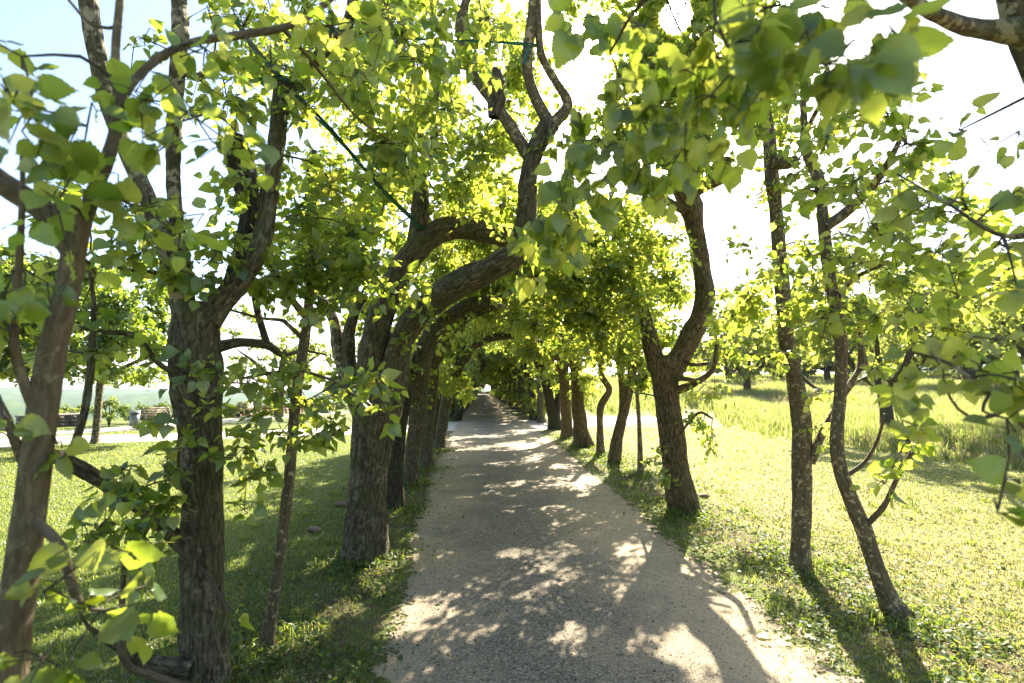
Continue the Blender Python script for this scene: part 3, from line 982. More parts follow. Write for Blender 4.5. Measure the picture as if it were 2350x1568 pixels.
ms, t = new_mat('loose_stone')
at = nd(t, 'ShaderNodeAttribute', attribute_name='luv'); sp = nd(t, 'ShaderNodeSeparateXYZ'); t.links.new(at.outputs['Vector'], sp.inputs[0])
c = ramp(t, sp.outputs[2], [(0, (.05, .045, .04)), (.5, (.16, .145, .12)), (1, (.36, .32, .25))])
bb = nd(t, 'ShaderNodeBsdfDiffuse'); t.links.new(c, bb.inputs[0])
oo = nd(t, 'ShaderNodeOutputMaterial'); t.links.new(bb.outputs[0], oo.inputs[0])
A = np.zeros((n * 5, 3)); A[:, 2] = np.repeat(rng.random(n), 5)
tag(link('loose_gravel', raw_mesh('loose_gravel', VV.reshape(-1, 3), T.ravel(), np.full(len(T), 3), ms, False, ('luv', A))), 'small loose stones scattered over the sandy path', 'gravel', kind='stuff')

# ------------------------------------------------------------------ the near lime trees, traced one by one
GL, GR_ = 'lime trees of the left row', 'lime trees of the right row'

# left row, nearest: slim pale trunk at the left edge
T = Tree('lime_tree', 'slim smooth-barked lime tree nearest the viewer at the left edge', G(20, 2278 - 30), 'bark_smooth', 'tree', GL, 1)
T.base = P(5, 2278, 1.4) * np.array([1, 1, 0]); T.root.location = tuple(T.base)
T.bole([(5, 2278, 1.4, 150), (20, 1568, 1.4, 104), (52, 1300, 1.4, 96), (80, 1080, 1.4, 86), (104, 900, 1.41, 80), (124, 790, 1.42, 74), (152, 680, 1.44, 66), (166, 610, 1.45, 68), (168, 560, 1.45, 60)], amp=.03, ridges=.04)
T.limb([(166, 575, 1.45, 58), (110, 495, 1.45, 56), (30, 440, 1.43, 54), (-60, 385, 1.4, 48), (-200, 330, 1.4, 40)])
T.limb([(172, 590, 1.45, 56), (196, 500, 1.46, 46), (232, 400, 1.48, 42), (260, 320, 1.5, 38), (270, 250, 1.5, 33), (266, 120, 1.5, 25), (276, 0, 1.52, 22), (282, -120, 1.55, 18)])
T.limb([(272, 275, 1.5, 24), (300, 195, 1.55, 24), (370, 128, 1.65, 23), (450, 96, 1.75, 22), (560, 80, 1.85, 21), (650, 64, 1.92, 20), (720, 30, 2.0, 18), (770, -12, 2.05, 16), (840, -80, 2.1, 12)])
T.limb([(88, 960, 1.4, 36), (58, 885, 1.38, 34), (34, 800, 1.36, 30), (36, 700, 1.36, 26), (46, 560, 1.38, 22), (52, 420, 1.4, 16), (48, 330, 1.4, 10)])
T.limb([(60, 1080, 1.4, 30), (15, 960, 1.36, 28), (-30, 880, 1.33, 24)])
T.limb([(60, 1170, 1.4, 32), (95, 1205, 1.38, 30), (140, 1252, 1.36, 30), (160, 1320, 1.35, 29), (185, 1395, 1.34, 27)])
T.limb([(650, 68, 1.92, 12), (730, 160, 2.1, 9), (820, 270, 2.4, 7), (905, 330, 2.5, 5)], sides=6)
T.limb([(280, 60, 1.53, 10), (215, 60, 1.5, 8), (140, -20, 1.5, 6)], sides=6)
T.pclusters([(50, 130, 1.3, 55, 2), (70, 270, 1.2, 85, 5), (30, 230, 1.1, 60, 3), (200, 290, 1.3, 80, 6), (330, 230, 1.45, 80, 6), (450, 270, 1.5, 90, 7), (380, 335, 1.45, 70, 5), (540, 300, 1.6, 60, 4),
             (130, 470, 1.3, 100, 7), (270, 460, 1.45, 90, 7), (400, 500, 1.6, 90, 6), (470, 110, 1.7, 80, 6), (620, 150, 1.8, 80, 6), (760, 60, 1.9, 80, 6), (880, 70, 2.0, 90, 7), (60, 620, 1.4, 80, 5), (220, 630, 1.6, 60, 4),
             (20, 760, 1.3, 60, 3), (100, 1360, 1.2, 50, 2), (235, 1250, 1.3, 70, 4), (230, 1400, 1.25, 75, 5), (100, 1510, 1.1, 90, 4), (320, 1420, 1.4, 45, 2), (130, 1020, 1.4, 30, 1), (10, 960, 1.25, 40, 1)])
T.build()

# left row, second: dark forked trunk
T = Tree('lime_tree', 'dark forked lime with mottled limbs and thick low branch, second from the left edge', G(470, 1573), 'bark', 'tree', GL, 2)
T.bole([(472, 1575, 2.85, 132), (470, 1480, 2.85, 118), (466, 1350, 2.85, 110), (464, 1250, 2.85, 106), (465, 1100, 2.85, 106), (457, 950, 2.85, 114), (450, 850, 2.85, 124), (448, 790, 2.85, 132), (450, 720, 2.86, 120), (452, 690, 2.86, 90)], sides=44, amp=.06, ridges=.15, roots=.06)
T.limb([(425, 730, 2.85, 70), (412, 650, 2.87, 62), (385, 570, 2.9, 56), (340, 460, 2.95, 48), (300, 370, 2.97, 46), (250, 250, 3, 47), (222, 120, 3, 48), (200, 0, 3, 46), (188, -120, 3, 42)], bark='bark_mottled')
T.limb([(478, 740, 2.86, 72), (510, 690, 2.9, 64), (562, 630, 2.92, 56), (606, 540, 2.95, 46), (625, 400, 3, 42), (640, 270, 3.02, 42), (654, 185, 3.05, 44)])
T.limb([(655, 215, 3.05, 40), (694, 168, 3.07, 40), (740, 118, 3.1, 36), (788, 68, 3.1, 34), (806, 20, 3.1, 30), (815, -70, 3.1, 26)])
T.limb([(430, 660, 3, 44), (406, 530, 3.05, 38), (397, 430, 3.1, 37), (399, 300, 3.1, 38), (409, 150, 3.15, 42), (414, 60, 3.15, 40), (405, -60, 3.2, 34)], bark='bark_mottled')
T.limb([(418, 160, 3.15, 26), (455, 178, 3.1, 22), (482, 152, 3.05, 20), (490, 128, 3.05, 20)], bark='bark_smooth')
T.limb([(445, 1275, 2.8, 54), (405, 1238, 2.78, 46), (345, 1180, 2.7, 44), (270, 1128, 2.6, 44), (200, 1085, 2.5, 42), (145, 1055, 2.42, 38), (108, 1042, 2.35, 30)])
T.limb([(155, 1062, 2.4, 24), (190, 960, 2.42, 22), (205, 870, 2.45, 22), (212, 770, 2.5, 18), (215, 690, 2.5, 14), (205, 620, 2.5, 9)], sides=8)
T.limb([(440, 1535, 2.75, 60), (345, 1520, 2.7, 46), (295, 1492, 2.62, 36), (250, 1470, 2.55, 24), (205, 1440, 2.5, 12), (180, 1400, 2.45, 5)])
T.limb([(420, 1575, 2.65, 26), (342, 1548, 2.55, 24), (300, 1532, 2.5, 22), (279, 1495, 2.45, 21), (277, 1450, 2.45, 17), (281, 1370, 2.4, 15), (284, 1290, 2.35, 12)], sides=8, bark='bark_smooth')
T.limb([(440, 880, 2.72, 18), (400, 856, 2.68, 16), (362, 832, 2.64, 15), (310, 773, 2.6, 14), (250, 762, 2.55, 12), (183, 753, 2.5, 10)], sides=8)
T.limb([(420, 640, 2.84, 14), (364, 627, 2.8, 11), (284, 617, 2.75, 9), (207, 580, 2.7, 7)], sides=6)
T.limb([(440, 900, 2.68, 16), (418, 970, 2.64, 13), (408, 1060, 2.62, 11), (420, 1130, 2.66, 10)], sides=6)
T.limb([(490, 800, 2.95, 30), (550, 786, 3.1, 24), (612, 792, 3.2, 20), (650, 815, 3.35, 12), (700, 806, 3.6, 7), (750, 815, 3.8, 4)])
T.limb([(612, 788, 3.2, 20), (592, 720, 3.22, 17), (578, 645, 3.25, 15), (565, 560, 3.3, 12)], bark='bark_mottled', sides=8)
T.limb([(505, 700, 3.1, 34), (545, 600, 3.3, 34), (570, 500, 3.4, 38), (566, 440, 3.45, 52), (556, 380, 3.5, 66), (548, 335, 3.5, 54), (552, 310, 3.5, 30)], amp=.14, bark='bark_dark')
T.pclusters([(300, 1130, 2.4, 75, 9), (380, 1080, 2.5, 60, 6), (240, 1200, 2.3, 60, 6), (360, 1180, 2.5, 50, 5), (330, 1290, 2.4, 45, 4),
             (500, 570, 2.8, 100, 12), (560, 430, 2.9, 90, 11), (400, 620, 2.7, 70, 7), (330, 540, 2.7, 80, 9), (460, 640, 2.75, 60, 6), (250, 560, 2.6, 70, 6),
             (520, 230, 3, 100, 13), (620, 330, 3.2, 70, 7), (700, 250, 3, 90, 11), (820, 180, 2.7, 100, 13), (950, 130, 2.5, 100, 11, .4), (1000, 250, 2.7, 100, 13, .3), (1080, 150, 2.8, 80, 9, .4), (880, 330, 3, 100, 14), (760, 420, 3.3, 100, 14),
             (1000, 50, 2.6, 90, 9), (1120, 40, 2.8, 70, 7), (690, 110, 2.9, 80, 8), (560, 60, 2.7, 80, 7), (330, 90, 2.9, 50, 3), (560, 170, 3, 60, 5), (300, 170, 2.8, 40, 2), (700, 20, 2.8, 80, 7), (860, 30, 2.9, 70, 7), (480, 30, 2.9, 60, 5),
             (570, 880, 2.7, 55, 7), (590, 960, 2.6, 45, 5), (540, 1045, 2.6, 45, 5), (440, 850, 2.45, 45, 4), (480, 930, 2.45, 45, 3), (390, 960, 2.4, 45, 4), (340, 810, 2.6, 45, 4), (230, 800, 2.5, 50, 4), (220, 720, 2.5, 45, 4),
             (560, 1170, 2.65, 30, 2), (545, 1415, 2.6, 18, 1), (600, 1080, 2.8, 40, 4), (100, 830, 2.4, 50, 4), (60, 720, 2.3, 60, 5), (548, 350, 3.5, 34, 6), (120, 620, 2.4, 70, 6)])
T.fill(480, 1000, -20, 420, 3.0, 4.2, 26, 80, 14)
T.fill(150, 460, 420, 700, 2.6, 3.4, 9, 70, 9)
T.pclusters([(200, 1230, 2.2, 50, 5), (330, 1230, 2.4, 50, 5), (400, 1150, 2.5, 40, 4), (280, 1080, 2.4, 40, 4), (560, 1000, 2.7, 45, 5), (575, 1100, 2.7, 30, 3), (500, 860, 2.5, 45, 4), (420, 1020, 2.4, 40, 4)])
T.build()

# left row: slender sapling between the forked tree and the big one
T = Tree('lime_tree', 'slender young lime leaning right between the dark forked and the big split trunk', G(612, 1482), 'bark_spot', 'tree', GL, 3)
T.bole([(612, 1484, 3.3, 38), (618, 1430, 3.3, 31), (640, 1300, 3.3, 28), (664, 1100, 3.3, 27), (680, 900, 3.3, 27), (696, 800, 3.3, 27), (707, 710, 3.3, 24), (714, 600, 3.32, 17), (722, 500, 3.35, 11)], sides=12, amp=.04, ridges=.03)
T.limb([(708, 735, 3.3, 18), (672, 692, 3.3, 17), (640, 640, 3.28, 14), (600, 590, 3.25, 9)], sides=8)
T.limb([(692, 850, 3.28, 10), (773, 876, 3.1, 9), (800, 888, 2.9, 8), (850, 878, 2.6, 6)], sides=6)
T.limb([(686, 852, 3.28, 11), (620, 856, 3.2, 10), (575, 866, 3.1, 8), (530, 868, 3.0, 6)], sides=6)
T.limb([(696, 778, 3.28, 13), (660, 745, 3.22, 11), (645, 735, 3.2, 10), (598, 730, 3.15, 8), (531, 712, 3.1, 6)], sides=6)
T.pclusters([(620, 640, 3.15, 75, 9), (720, 610, 3.2, 100, 16), (820, 610, 3.2, 100, 16), (885, 665, 3.05, 60, 8), (950, 640, 3.1, 55, 6), (760, 690, 3.1, 80, 10), (610, 560, 3.3, 60, 6), (700, 500, 3.4, 90, 12), (800, 520, 3.4, 90, 12),
             (600, 900, 3.05, 60, 7), (700, 920, 3, 75, 10), (790, 915, 2.7, 65, 8), (870, 880, 2.45, 40, 4), (760, 985, 2.9, 60, 8), (650, 850, 3.1, 55, 6), (885, 950, 2.5, 38, 3), (830, 862, 2.5, 34, 4), (640, 1000, 2.9, 40, 4), (720, 1000, 3, 40, 4)])
T.fill(560, 830, 470, 720, 3.2, 4.2, 13, 70, 13)
T.build()

# left row: big split trunk with arching limbs
T = Tree('lime_tree', 'biggest old lime with split ridged trunk, its thick limbs arching over the path', G(832, 1290), 'bark', 'tree', GL, 4)
T.bole([(832, 1290, 5, 108), (836, 1250, 5, 99), (842, 1180, 5, 94), (850, 1090, 5, 89), (858, 1000, 5, 94), (868, 930, 5, 112), (876, 880, 5, 118), (880, 850, 5, 92)], sides=52, amp=.045, ridges=.2, roots=.22)
T.limb([(852, 920, 5, 66), (852, 850, 5, 72), (862, 770, 5, 70), (885, 690, 5, 66), (925, 612, 5, 66), (965, 562, 5, 64), (1010, 532, 5.05, 60), (1060, 524, 5.1, 56), (1110, 532, 5.1, 52), (1170, 550, 5.1, 46), (1230, 560, 5.1, 36), (1290, 540, 5.2, 24)], sides=18, ridges=.11)
T.limb([(952, 585, 5, 48), (958, 520, 5, 44), (964, 440, 5, 40), (962, 400, 5, 44), (985, 360, 5, 26), (1000, 300, 5, 18)], amp=.09)
T.limb([(895, 930, 5, 62), (908, 850, 5, 62), (928, 775, 4.95, 62), (955, 725, 4.9, 62), (995, 690, 4.8, 64), (1040, 660, 4.7, 66), (1100, 632, 4.6, 64), (1150, 606, 4.5, 60), (1190, 572, 4.5, 56), (1208, 490, 4.45, 48), (1212, 410, 4.4, 44), (1235, 330, 4.35, 46), (1262, 278, 4.3, 46)], sides=18, ridges=.11)
T.limb([(1258, 285, 4.3, 34), (1228, 225, 4.28, 26), (1212, 170, 4.25, 26), (1213, 100, 4.2, 28), (1222, 30, 4.2, 26), (1226, -70, 4.2, 22)], bark='bark_spot')
T.limb([(1270, 285, 4.3, 32), (1303, 240, 4.28, 24), (1272, 182, 4.25, 22), (1244, 130, 4.22, 20), (1236, 60, 4.2, 18), (1236, -60, 4.2, 15)], bark='bark_spot')
T.limb([(1213, 360, 4.4, 34), (1160, 275, 4.4, 28), (1108, 202, 4.4, 24), (1081, 160, 4.4, 23), (1064, 104, 4.4, 24), (1058, 60, 4.4, 34), (1068, 10, 4.4, 22), (1090, -70, 4.4, 18)], bark='bark_spot')
T.limb([(830, 960, 5.2, 40), (795, 870, 5.2, 34), (776, 800, 5.2, 32), (768, 740, 5.2, 30), (742, 690, 5.25, 22), (700, 640, 5.3, 14)], bark='bark_mottled')
T.limb([(838, 950, 5.15, 36), (806, 860, 5.15, 34), (800, 780, 5.15, 32), (812, 725, 5.15, 26), (835, 680, 5.2, 18)])
T.limb([(1134, 270, 4.4, 26), (1140, 230, 4.4, 44), (1132, 190, 4.4, 52), (1140, 160, 4.4, 26)], amp=.12)
T.pclusters([(1060, 420, 4.8, 100, 20), (1100, 330, 4.6, 100, 20), (950, 340, 5, 90, 16), (880, 480, 5.1, 90, 16), (800, 470, 5.2, 90, 14), (1150, 470, 4.5, 90, 18), (1130, 170, 4.4, 50, 10), (1290, 330, 4.3, 60, 9),
             (975, 715, 4.6, 42, 5), (930, 780, 4.7, 34, 4), (1040, 770, 5.6, 50, 8), (1210, 560, 4.2, 60, 10, .5), (1100, 60, 5, 80, 11), (1000, 180, 5, 80, 11), (1195, 650, 4.3, 30, 4, .6),
             (1180, 240, 4.5, 50, 7), (900, 400, 5.2, 80, 12), (1290, 210, 4.3, 30, 3), (750, 560, 5.4, 90, 14), (700, 420, 5.5, 70, 9), (1270, 430, 4.3, 60, 8), (1010, 470, 5, 70, 10)])
T.fill(620, 1300, -40, 470, 4.8, 6.6, 36, 85, 24)
T.fill(600, 860, 430, 640, 5.3, 6.5, 10, 75, 20)
T.build()

# right row, off the right edge, leaning in: its limb hangs over the path
T = Tree('lime_tree', 'lime leaning in at the top right corner, leaves hanging before the sun', P(2940, 1930, 1.87) * np.array([1, 1, 0]), 'bark_mottled', 'tree', GR_, 5)
T.bole([(2960, 1930, 1.87, 140), (2840, 1250, 1.87, 118), (2680, 760, 1.87, 108), (2500, 390, 1.87, 100), (2400, 200, 1.85, 94), (2345, 70, 1.82, 90), (2318, -40, 1.8, 84), (2290, -250, 1.8, 70)], amp=.03)
T.limb([(2345, 75, 1.8, 84), (2290, 72, 1.78, 62), (2225, 62, 1.7, 52), (2165, 40, 1.6, 46), (2110, 12, 1.5, 40), (2020, -45, 1.35, 34), (1850, -90, 1.25, 26), (1640, -60, 1.25, 18), (1480, 0, 1.35, 10), (1400, 120, 1.5, 7)])
T.limb([(2820, 1200, 1.86, 24), (2600, 1120, 1.6, 20), (2420, 1035, 1.35, 16), (2350, 978, 1.3, 14), (2270, 905, 1.28, 13), (2180, 835, 1.3, 10), (2080, 805, 1.35, 7)], sides=8)
T.limb([(2310, 940, 1.29, 12), (2250, 962, 1.3, 10), (2200, 940, 1.32, 8), (2170, 890, 1.35, 7), (2165, 850, 1.36, 5)], sides=6, bark='bark_smooth')
T.limb([(2560, 480, 1.86, 26), (2420, 520, 1.75, 16), (2300, 540, 1.7, 12), (2180, 470, 1.8, 8), (2060, 400, 2.0, 6)], sides=6)
T.pclusters([(1700, 160, 1.2, 70, 5), (1800, 140, 1.1, 70, 3), (1900, 150, 1.0, 60, 2), (1530, 380, 1.6, 60, 5), (1330, 250, 1.8, 60, 5), (1400, 60, 1.6, 60, 4), (1500, 150, 1.6, 70, 5), (1640, 320, 1.4, 60, 4), (1450, 330, 1.7, 80, 7), (1380, 390, 1.8, 60, 4), (1300, 460, 2.0, 70, 6), (1560, 230, 1.5, 70, 6), (1640, 130, 1.35, 70, 5), (1760, 20, 1.2, 90, 6), (1900, 20, 1.1, 90, 4), (2020, 140, 1.0, 60, 2), (1230, 540, 2.1, 50, 4), (1680, 30, 1.3, 80, 5), (1240, 480, 1.95, 55, 5), (1300, 400, 1.8, 70, 6), (1380, 320, 1.65, 85, 8), (1400, 450, 1.8, 50, 3), (1480, 250, 1.5, 85, 7), (1465, 400, 1.6, 55, 3), (1560, 290, 1.4, 75, 5), (1420, 170, 1.55, 75, 6), (1480, 60, 1.5, 70, 5), (1330, 40, 1.5, 45, 3),
             (1630, 220, 1.25, 65, 4), (1630, 60, 1.25, 80, 4), (1740, 90, 1.1, 90, 4), (1850, 70, 1.0, 95, 3), (1960, 90, .95, 95, 4), (2060, 80, 1.0, 80, 3), (1560, 160, 1.35, 60, 3), (1330, 520, 1.9, 60, 5), (1260, 560, 2.0, 50, 4), (1210, 620, 2.05, 40, 3)], leaf=.083, hang=.8)
T.pclusters([(2200, 300, 2, 60, 3), (2220, 480, 1.9, 90, 6), (2150, 580, 2, 80, 6), (2290, 560, 1.75, 80, 5), (2110, 470, 2, 80, 6), (2340, 300, 1.7, 40, 2), (2330, 440, 1.7, 40, 2),
             (2150, 800, 1.5, 50, 3), (2250, 850, 1.3, 55, 4), (2290, 780, 1.25, 45, 2), (2110, 850, 1.5, 50, 3), (2050, 900, 1.7, 40, 3), (2310, 960, 1.15, 50, 2), (2070, 985, 1.8, 40, 3), (2330, 870, 1.2, 40, 2), (2290, 1170, 1.15, 38, 2), (2330, 640, 1.6, 50, 3), (2200, 680, 1.9, 50, 3), (2340, 1110, 1.2, 30, 1)])
T.build()

# right row: leaning thin speckled trunk
T = Tree('lime_tree', 'thin leaning lime with pale speckled bark and side shoots, rightmost on the sunny verge', G(2055, 1420), 'bark_spot', 'tree', GR_, 6)
T.bole([(2060, 1420, 3.75, 62), (2040, 1382, 3.75, 48), (2010, 1300, 3.75, 43), (1985, 1220, 3.75, 42), (1960, 1165, 3.75, 38), (1930, 1080, 3.75, 37), (1920, 1000, 3.75, 34), (1929, 900, 3.75, 33), (1930, 800, 3.75, 33), (1924, 740, 3.75, 32), (1905, 640, 3.75, 32), (1890, 520, 3.72, 31), (1880, 420, 3.7, 30), (1852, 350, 3.65, 28), (1845, 280, 3.6, 20), (1842, 200, 3.55, 12)], sides=16, amp=.045, ridges=.04)
T.limb([(1896, 520, 3.7, 26), (1938, 490, 3.65, 25), (2000, 430, 3.5, 21), (2048, 355, 3.3, 16), (2075, 300, 3.2, 11)], sides=8)
T.limb([(1985, 1207, 3.73, 18), (2028, 1162, 3.6, 15), (2058, 1100, 3.5, 13), (2098, 1030, 3.3, 11), (2142, 985, 3.1, 8)], sides=8, bark='bark_smooth')
T.limb([(1945, 1090, 3.74, 14), (1985, 1060, 3.7, 11), (2014, 1010, 3.6, 10), (2030, 950, 3.5, 8)], sides=6, bark='bark_smooth')
T.limb([(1920, 690, 3.7, 14), (1960, 640, 3.5, 10), (2040, 600, 3.2, 8)], sides=6)
T.limb([(1850, 300, 3.6, 14), (1900, 220, 3.3, 10), (1985, 200, 3.0, 8), (2080, 330, 2.6, 6)], sides=6)
T.pclusters([(1900, 300, 2.9, 80, 9), (2000, 260, 2.7, 75, 8), (2080, 330, 2.4, 80, 8), (1960, 420, 2.7, 80, 9), (1870, 440, 2.9, 60, 6), (2020, 540, 2.6, 75, 8), (2060, 640, 2.7, 75, 8), (1960, 610, 2.9, 80, 9), (1860, 590, 3.2, 70, 8), (1905, 720, 3.1, 70, 9), (2010, 730, 2.9, 65, 8), (2100, 720, 2.5, 45, 4),
             (2030, 1110, 2.8, 40, 4), (2100, 1010, 3.0, 35, 4), (2070, 1060, 2.9, 30, 3), (1920, 230, 3, 60, 6), (2090, 220, 2.5, 50, 4), (2000, 850, 3, 40, 4)])
T.fill(1880, 2330, 180, 760, 2.6, 4.0, 22, 75, 10)
T.build()

# right row: upright speckled trunk
T = Tree('lime_tree', 'upright lime with yellow-spotted bark and knobbly stub, beside the thin leaning one', G(1836, 1308), 'bark_spot', 'tree', GR_, 7)
T.bole([(1837, 1308, 4.7, 62), (1837, 1260, 4.7, 52), (1840, 1150, 4.7, 50), (1840, 1050, 4.7, 50), (1838, 960, 4.7, 51), (1822, 860, 4.7, 42), (1806, 790, 4.7, 40), (1798, 700, 4.7, 37), (1790, 600, 4.7, 38), (1780, 480, 4.7, 34), (1770, 390, 4.7, 38), (1764, 300, 4.7, 30), (1754, 220, 4.7, 22), (1745, 100, 4.7, 15)], sides=18, amp=.04, ridges=.05)
T.limb([(1860, 1062, 4.65, 24), (1884, 1000, 4.6, 20), (1918, 940, 4.55, 17), (1950, 885, 4.5, 17), (1978, 845, 4.5, 30), (1975, 790, 4.5, 15), (1972, 735, 4.45, 11)], sides=8, amp=.08)
T.limb([(1772, 372, 4.65, 34), (1808, 374, 4.6, 28), (1832, 366, 4.55, 26)], amp=.12, sides=10)
T.limb([(1835, 860, 4.6, 10), (1875, 892, 4.4, 8), (1920, 900, 4.3, 7)], sides=6)
T.pclusters([(1780, 620, 4.1, 65, 11), (1720, 680, 4.2, 65, 11), (1680, 725, 4.4, 60, 10), (1800, 720, 3.9, 60, 10), (1870, 660, 3.9, 65, 10), (1740, 290, 4.4, 55, 8), (1720, 215, 4.2, 55, 8), (1820, 215, 4.1, 55, 8), (1790, 125, 4, 70, 9), (1740, 800, 4.2, 55, 8), (1690, 800, 4.5, 45, 6), (1815, 815, 4.1, 35, 4), (1870, 900, 4.2, 40, 5), (1640, 890, 4.8, 45, 6), (1700, 560, 4.6, 45, 5), (1800, 520, 4.5, 45, 5), (1740, 460, 4.6, 35, 3), (1870, 980, 4.4, 28, 3), (1890, 1030, 4.4, 22, 2)])
T.fill(1660, 1960, 60, 760, 4.2, 5.6, 22, 60, 14)
T.build()

# right row: stout forked trunk
T = Tree('lime_tree', 'stout golden-lit lime right of the path, forked at head height with crooked limb', G(1575, 1185), 'bark_sunlit', 'tree', GR_, 8)
T.bole([(1582, 1188, 6.9, 66), (1570, 1140, 6.9, 58), (1556, 1070, 6.9, 52), (1546, 1000, 6.9, 50), (1538, 930, 6.9, 50), (1531, 880, 6.9, 56), (1526, 835, 6.9, 72), (1526, 815, 6.9, 60)], sides=44, ridges=.2)
T.bole([(1549, 1168, 6.95, 40), (1538, 1080, 6.95, 36), (1526, 980, 6.95, 36), (1517, 900, 6.95, 38), (1511, 845, 6.9, 40)], sides=16, ridges=.12, roots=.2)
T.limb([(1508, 850, 6.9, 44), (1492, 780, 6.9, 38), (1480, 725, 6.9, 33), (1466, 680, 6.9, 26), (1446, 610, 6.9, 16), (1420, 540, 6.9, 10)])
T.limb([(1538, 850, 6.9, 56), (1572, 795, 6.9, 52), (1604, 735, 6.9, 48), (1618, 665, 6.9, 45), (1606, 595, 6.9, 43), (1596, 525, 6.9, 44), (1578, 455, 6.9, 62), (1550, 402, 6.9, 42), (1558, 368, 6.9, 30), (1598, 312, 6.9, 27), (1614, 260, 6.9, 23), (1630, 190, 6.9, 16)], sides=16, amp=.09)
T.limb([(1582, 440, 6.9, 52), (1622, 420, 6.85, 32), (1658, 402, 6.8, 28), (1668, 362, 6.8, 18)], amp=.13)
T.limb([(1572, 485, 6.85, 26), (1532, 462, 6.8, 20), (1500, 424, 6.75, 15), (1472, 400, 6.7, 10)])
T.limb([(1548, 898, 6.8, 22), (1592, 880, 6.7, 18), (1635, 848, 6.6, 14), (1646, 783, 6.55, 9)], sides=8)
T.limb([(1545, 870, 6.8, 14), (1575, 870, 6.6, 12), (1610, 878, 6.5, 9)], sides=6)
T.limb([(1560, 815, 6.85, 11), (1586, 836, 6.7, 9), (1626, 834, 6.6, 7)], sides=6)
T.limb([(1550, 1010, 6.6, 8), (1600, 950, 6.2, 7), (1635, 960, 6.0, 5)], sides=6)
R3 = [(1490, 560, 6.3, 80, 28), (1400, 600, 6.2, 90, 30), (1530, 630, 7.4, 60, 20), (1320, 640, 6.2, 85, 26), (1450, 680, 6.2, 90, 28), (1350, 720, 6.5, 85, 24), (1260, 700, 6.5, 70, 18), (1490, 480, 6.4, 60, 16), (1420, 500, 6, 70, 18), (1650, 370, 6.8, 45, 10), (1665, 680, 6.4, 40, 7), (1655, 715, 6.4, 50, 10), (1690, 855, 6.3, 40, 8), (1612, 888, 6.4, 40, 7), (1600, 955, 6.2, 30, 5), (1632, 1005, 6.1, 22, 4), (1645, 780, 6.5, 45, 8), (1300, 560, 6, 70, 18), (1230, 630, 6.3, 65, 14), (1518, 1080, 6.5, 22, 3), (1545, 1110, 6.5, 16, 2), (1430, 760, 6.6, 70, 16), (1260, 780, 6.8, 60, 12), (1700, 760, 6.4, 50, 8)]
T.pclusters(R3)
T.pclusters([(1590, 955, 6.2, 26, 6, .4), (1615, 965, 6.1, 26, 6, .5), (1635, 995, 6.0, 22, 6, .7), (1638, 1025, 6.0, 18, 5, .8), (1512, 1100, 6.5, 22, 5), (1520, 1030, 6.6, 20, 4), (1495, 1060, 6.7, 20, 4)])
T.fill(1170, 1450, 450, 820, 6.2, 8.5, 40, 75, 30)
T.fill(1440, 1580, 460, 800, 7.3, 8.8, 14, 60, 24)
T.fill(1560, 1760, 560, 840, 6.2, 8, 12, 50, 16)
T.fill(1390, 1770, -200, 300, 5.6, 8.2, 44, 80, 34, leaf=.08)
T.fill(1480, 1640, -20, 200, 5.6, 8.2, 16, 60, 30, leaf=.08)
T.fill(1300, 1740, -60, 380, 5.2, 7.5, 30, 70, 30, leaf=.08)
T.build()

# ------------------------------------------------------------------ trees further along the two rows, with arching crowns
def arch_limb(T, top, s):
    x, y, z, r = top
    T.limb([(x, y, z - .1, r), (x + s * .35, y + .05, z + .55, r * .85), (x + s * .95, y + .15, z + 1.0, r * .7), (x + s * 1.7, y + .1, z + 1.2, r * .45), (x + s * 2.3, y + .2, z + 1.15, r * .2)], world=True, sides=10, amp=.07)
    T.limb([(x, y, z - .1, r * .8), (x - s * .1, y, z + .7, r * .7), (x - s * .05, y + .1, z + 1.4, r * .75), (x + s * .1, y + .15, z + 2.0, r * .3)], world=True, sides=9, amp=.1)


def arch_crown(T, x, y, s, n=20, **kw):
    _arch_crown(T, x, y, s, int(n * 2.2), **kw)


def _arch_crown(T, x, y, s, n=20, leaf=.085, lod='mid', sp=24, twigs=True, low=1.5, dens=1.0, hi=5.2):
    r = T.rng
    for k in range(n):
        u = r.random()
        cx = x + s * (-.75 + 3.0 * u)
        top = 2.5 + 1.0 * math.sin(min(1, max(0, u)) * 1.7)
        cz = top + r.random() ** 1.3 * (hi - top)
        if u < .35 and r.random() < .55:
            cz = low + r.random() * 1.6
            cx = x + s * r.uniform(-.9, .15)
        T.cluster((cx, y + r.normal(0, .75), cz), r.uniform(.4, .65), int(sp * dens), leaf, lod, .15, twigs, True, .003, 9)


def mid_tree(label, pl, bark, grp, seed, s, extra=(), n=20, arch=True, leaf=.085, dens=1.0, lod='mid', low=1.5, hi=5.2, ridges=.12, fills=()):
    T = Tree('lime_tree', label, G(pl[0][0], pl[0][1]), bark, 'tree', grp, seed)
    T.bole(pl, sides=16, ridges=ridges)
    for e in extra:
        T.limb(e)
    b = P(*pl[-1][:3])
    if arch:
        arch_limb(T, (b[0], b[1], b[2], pl[-1][3] * pl[-1][2] / F / 2), s)
    if n:
        arch_crown(T, b[0] if abs(b[0]) < 4 else T.base[0], T.base[1], s, n, leaf=leaf, lod=lod, low=low, dens=dens, hi=hi)
    for f in fills:
        T.fill(*f)
    T.build()


